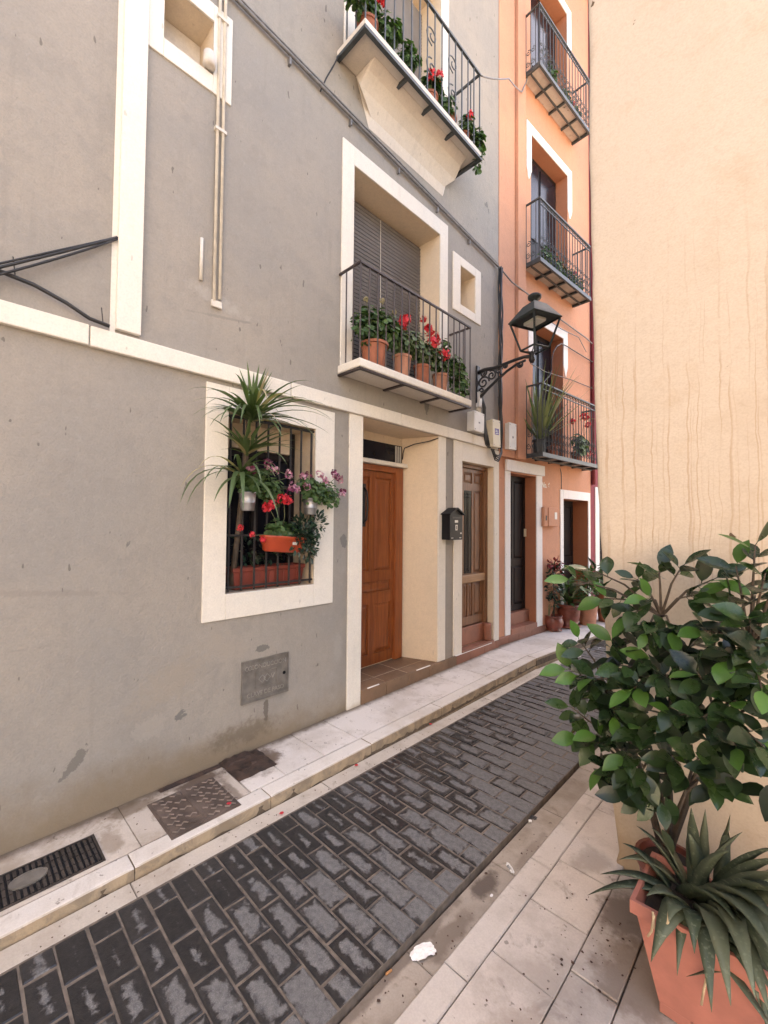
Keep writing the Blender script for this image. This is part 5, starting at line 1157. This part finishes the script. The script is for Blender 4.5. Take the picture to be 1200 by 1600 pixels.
# ---- orange house balconies
def on_o(s, o_, z): return opt(s, z, o_)
potthing('blue-grey pot behind the corner of the lowest iron balcony', on_o(.78, .16, 2.556), .09, .20, 'irongrey')
sg_ = thing('striped_spiky_plant', 'tall striped spiky plant bursting over the lowest iron balcony', 'plant', on_o(.80, .16, 2.74)); qy = random.Random(9)
for i in range(70):
    a = i * 2.4; up = qy.uniform(.5, 3.2); b_ = B(); strap(b_, (qy.uniform(-.03, .03), qy.uniform(-.03, .03), 0), (math.cos(a) * .7 + .15, math.sin(a) + .25, up), qy.uniform(.5, 1.1), qy.uniform(.028, .048), qy.uniform(.1, 1.0), 7); b_.build('leaf', 'striped' if i % 3 else 'yucca', sg_, True)
potthing('clay pot beside the spiky plant on the lowest iron balcony', on_o(1.15, .16, 2.556), .08, .16, 'terra')
potthing('clay pot toward the far end of the lowest iron balcony', on_o(1.85, .17, 2.556), .085, .16, 'terra')
geranium('geranium_plant', 'bright green geranium with crimson heads at the far end of the lowest iron balcony', on_o(1.85, .17, 2.70), [(.03, 0, .15, .11, .16, .13), (.1, -.12, .05, .09, .11, .12), (.05, .12, .12, .09, .12, .14)], [(.08, .12, .55, .07), (.1, .2, .45, .05), (.08, -.38, .40, .045), (.1, .2, .02, .05)], 'palel', 330, 171, .032)
geranium('trailing_plant', 'dark trailing greenery along the floor of the middle iron balcony', on_o(1.2, .18, 5.135), [(.03, -.4, .12, .07, .18, .12), (.04, 0, .12, .07, .22, .13), (.04, .42, .14, .07, .22, .14), (.04, .75, .16, .07, .15, .16)], [(.08, .5, .25, .03)], 'geran', 500, 181, .026)
geranium('trailing_plant', 'dark trailing greenery along the floor of the topmost iron balcony', on_o(1.2, .18, 7.79), [(.03, -.2, .12, .07, .18, .12), (.04, .3, .12, .07, .22, .13), (.04, .7, .16, .07, .15, .16)], [(.08, .5, .2, .03)], 'geran', 400, 191, .028)

# ---- pots on the pavement before the orange house
ZP = .1195
def gpt(px, py): p = onz(px, py, ZP); return (p.x, p.y, ZP)
p1 = gpt(861, 980); o = thing('flower_pot', 'round-bellied glazed clay bowl on the pavement by the orange doorstep', 'flower pot', (-2.565, 6.10, ZP))
B().lathe([(0, 0), (.085, 0), (.115, .012), (.09, .02), (.125, .07), (.135, .12), (.12, .17), (.105, .19), (.125, .20), (.125, .212), (.10, .212), (.09, .18), (0, .178)], n=24).build('pot', 'glaze', o, True); B().lathe([(0, 0), (.095, 0), (0, .012)], (0, 0, .182), 14).build('soil', 'soil', o)
o = thing('flower_pot', 'large clay pot on a saucer between the bowl and the far doorway', 'flower pot', (-2.50, 6.47, ZP))
B().lathe([(0, 0), (.12, 0), (.165, .012), (.165, .028), (.12, .03), (.15, .14), (.165, .24), (.15, .30), (.175, .305), (.175, .34), (.145, .34), (.13, .30), (0, .30)], n=24).build('pot', 'glaze', o, True); B().lathe([(0, 0), (.14, 0), (0, .012)], (0, 0, .305), 14).build('soil', 'soil', o)
o = thing('flower_pot', 'weathered clay pot furthest along the orange wall', 'flower pot', (-2.36, 6.86, ZP)); round_pot(o, .15, .36, 'terra2')
o = thing('flower_pot', 'raised clay pot half hidden behind ficus leaves near the crimson house', 'flower pot', (-2.22, 7.30, ZP)); round_pot(o, .17, .46, 'terra')
cr_ = thing('croton_plant', 'dark shrub with crimson top leaves growing from the round clay bowl', 'plant', (-2.565, 6.10, ZP + .19))
foliage(cr_, [(0, 0, .42, .10, .13, .18), (.0, .02, .62, .10, .13, .12), (0, 0, .2, .06, .07, .12)], 260, .032, 'darkleaf', 201, True); foliage(cr_, [(.02, 0, .76, .08, .11, .06), (.04, .05, .62, .07, .1, .09)], 90, .032, 'crimsonleaf', 202, True, 'flowering_top')
B().tube([(0, 0, -.02), (.01, .01, .2), (0, 0, .5)], [.014, .011, .006], 6).build('trunk', 'bark', cr_, True)
lf = thing('broadleaf_plant', 'bright green broad-leaved plant in the large clay pot by the orange wall', 'plant', (-2.50, 6.47, ZP + .31)); qy = random.Random(14)
for i in range(46):
    a = i * 2.4; b_ = B(); d = Vector((math.cos(a) * .8 + .2, math.sin(a) * .9, qy.uniform(.3, 1.8))); h = qy.uniform(0, .34)
    leaf_shape(b_, Vector((math.cos(a) * .03, math.sin(a) * .03, h)), d, Vector((-d.x, -d.y, 1.)), qy.uniform(.2, .36), qy.uniform(.05, .09), qy.uniform(.3, .9)); b_.build('leaf', 'geran' if i % 3 else 'palel', lf, True)
B().tube([(0, 0, -.02), (.01, 0, .2), (0, .01, .36)], [.016, .013, .008], 6).build('trunk', 'bark', lf, True)
for (pos, lab, s_) in (((-2.36, 6.86, ZP + .34), 'leafy green plant in the weathered clay pot', 5), ((-2.22, 7.30, ZP + .44), 'leafy green plant in the raised clay pot near the crimson house', 6)):
    o = thing('leafy_plant', lab, 'plant', pos); foliage(o, [(0, 0, .15, .17, .18, .16), (.02, .05, .38, .14, .16, .14)], 260, .034, 'geran', 210 + s_, True); B().tube([(0, 0, -.02), (0, 0, .3)], .01, 6).build('trunk', 'bark', o, True)
o = thing('dried_stalks', 'thin dried stalks leaning in the round bowl beside the orange doorstep', 'plant', (-2.60, 6.02, ZP + .19))
for k in range(5): b_ = B(); strap(b_, (0, 0, -.01), (.2, -.5 + .2 * k, 1.5), .3, .008, 2.5, 7); b_.build('stalk', 'yucca', o, True)

# ================================================================== UNSEEN HOUSE ADDED BEHIND THE PHOTOGRAPHER (its sunlit wall bounces light onto facing walls)
sh = thing('added_cream_house', 'unseen pale cream house with brown shutters, added behind the photographer to bounce sunlight', 'house', (9.0, -6.2, 0), R(90))
wops = [(1.2 + i * 2.6, 2.3 + i * 2.6, z, z + 1.7, .2) for i in range(5) for z in (1.0, 4.2)]
b = B(); facade(b, -1, 13.5, -.09, 7.6, wops, -5); b.build('wall', 'cream', sh, weld=True)
for op in wops:
    b = B(); reveals(b, [op], 0); b.build('reveal', 'cream2', sh); B().box(-.12, -.08, op[0] + .01, op[1] - .01, op[2] + .01, op[3] - .01).build('shutter', 'door2', sh)
    B().box(0, .08, op[0] - .08, op[1] + .08, op[2] - .07, op[2] - .002).build('sill', 'slab', sh)
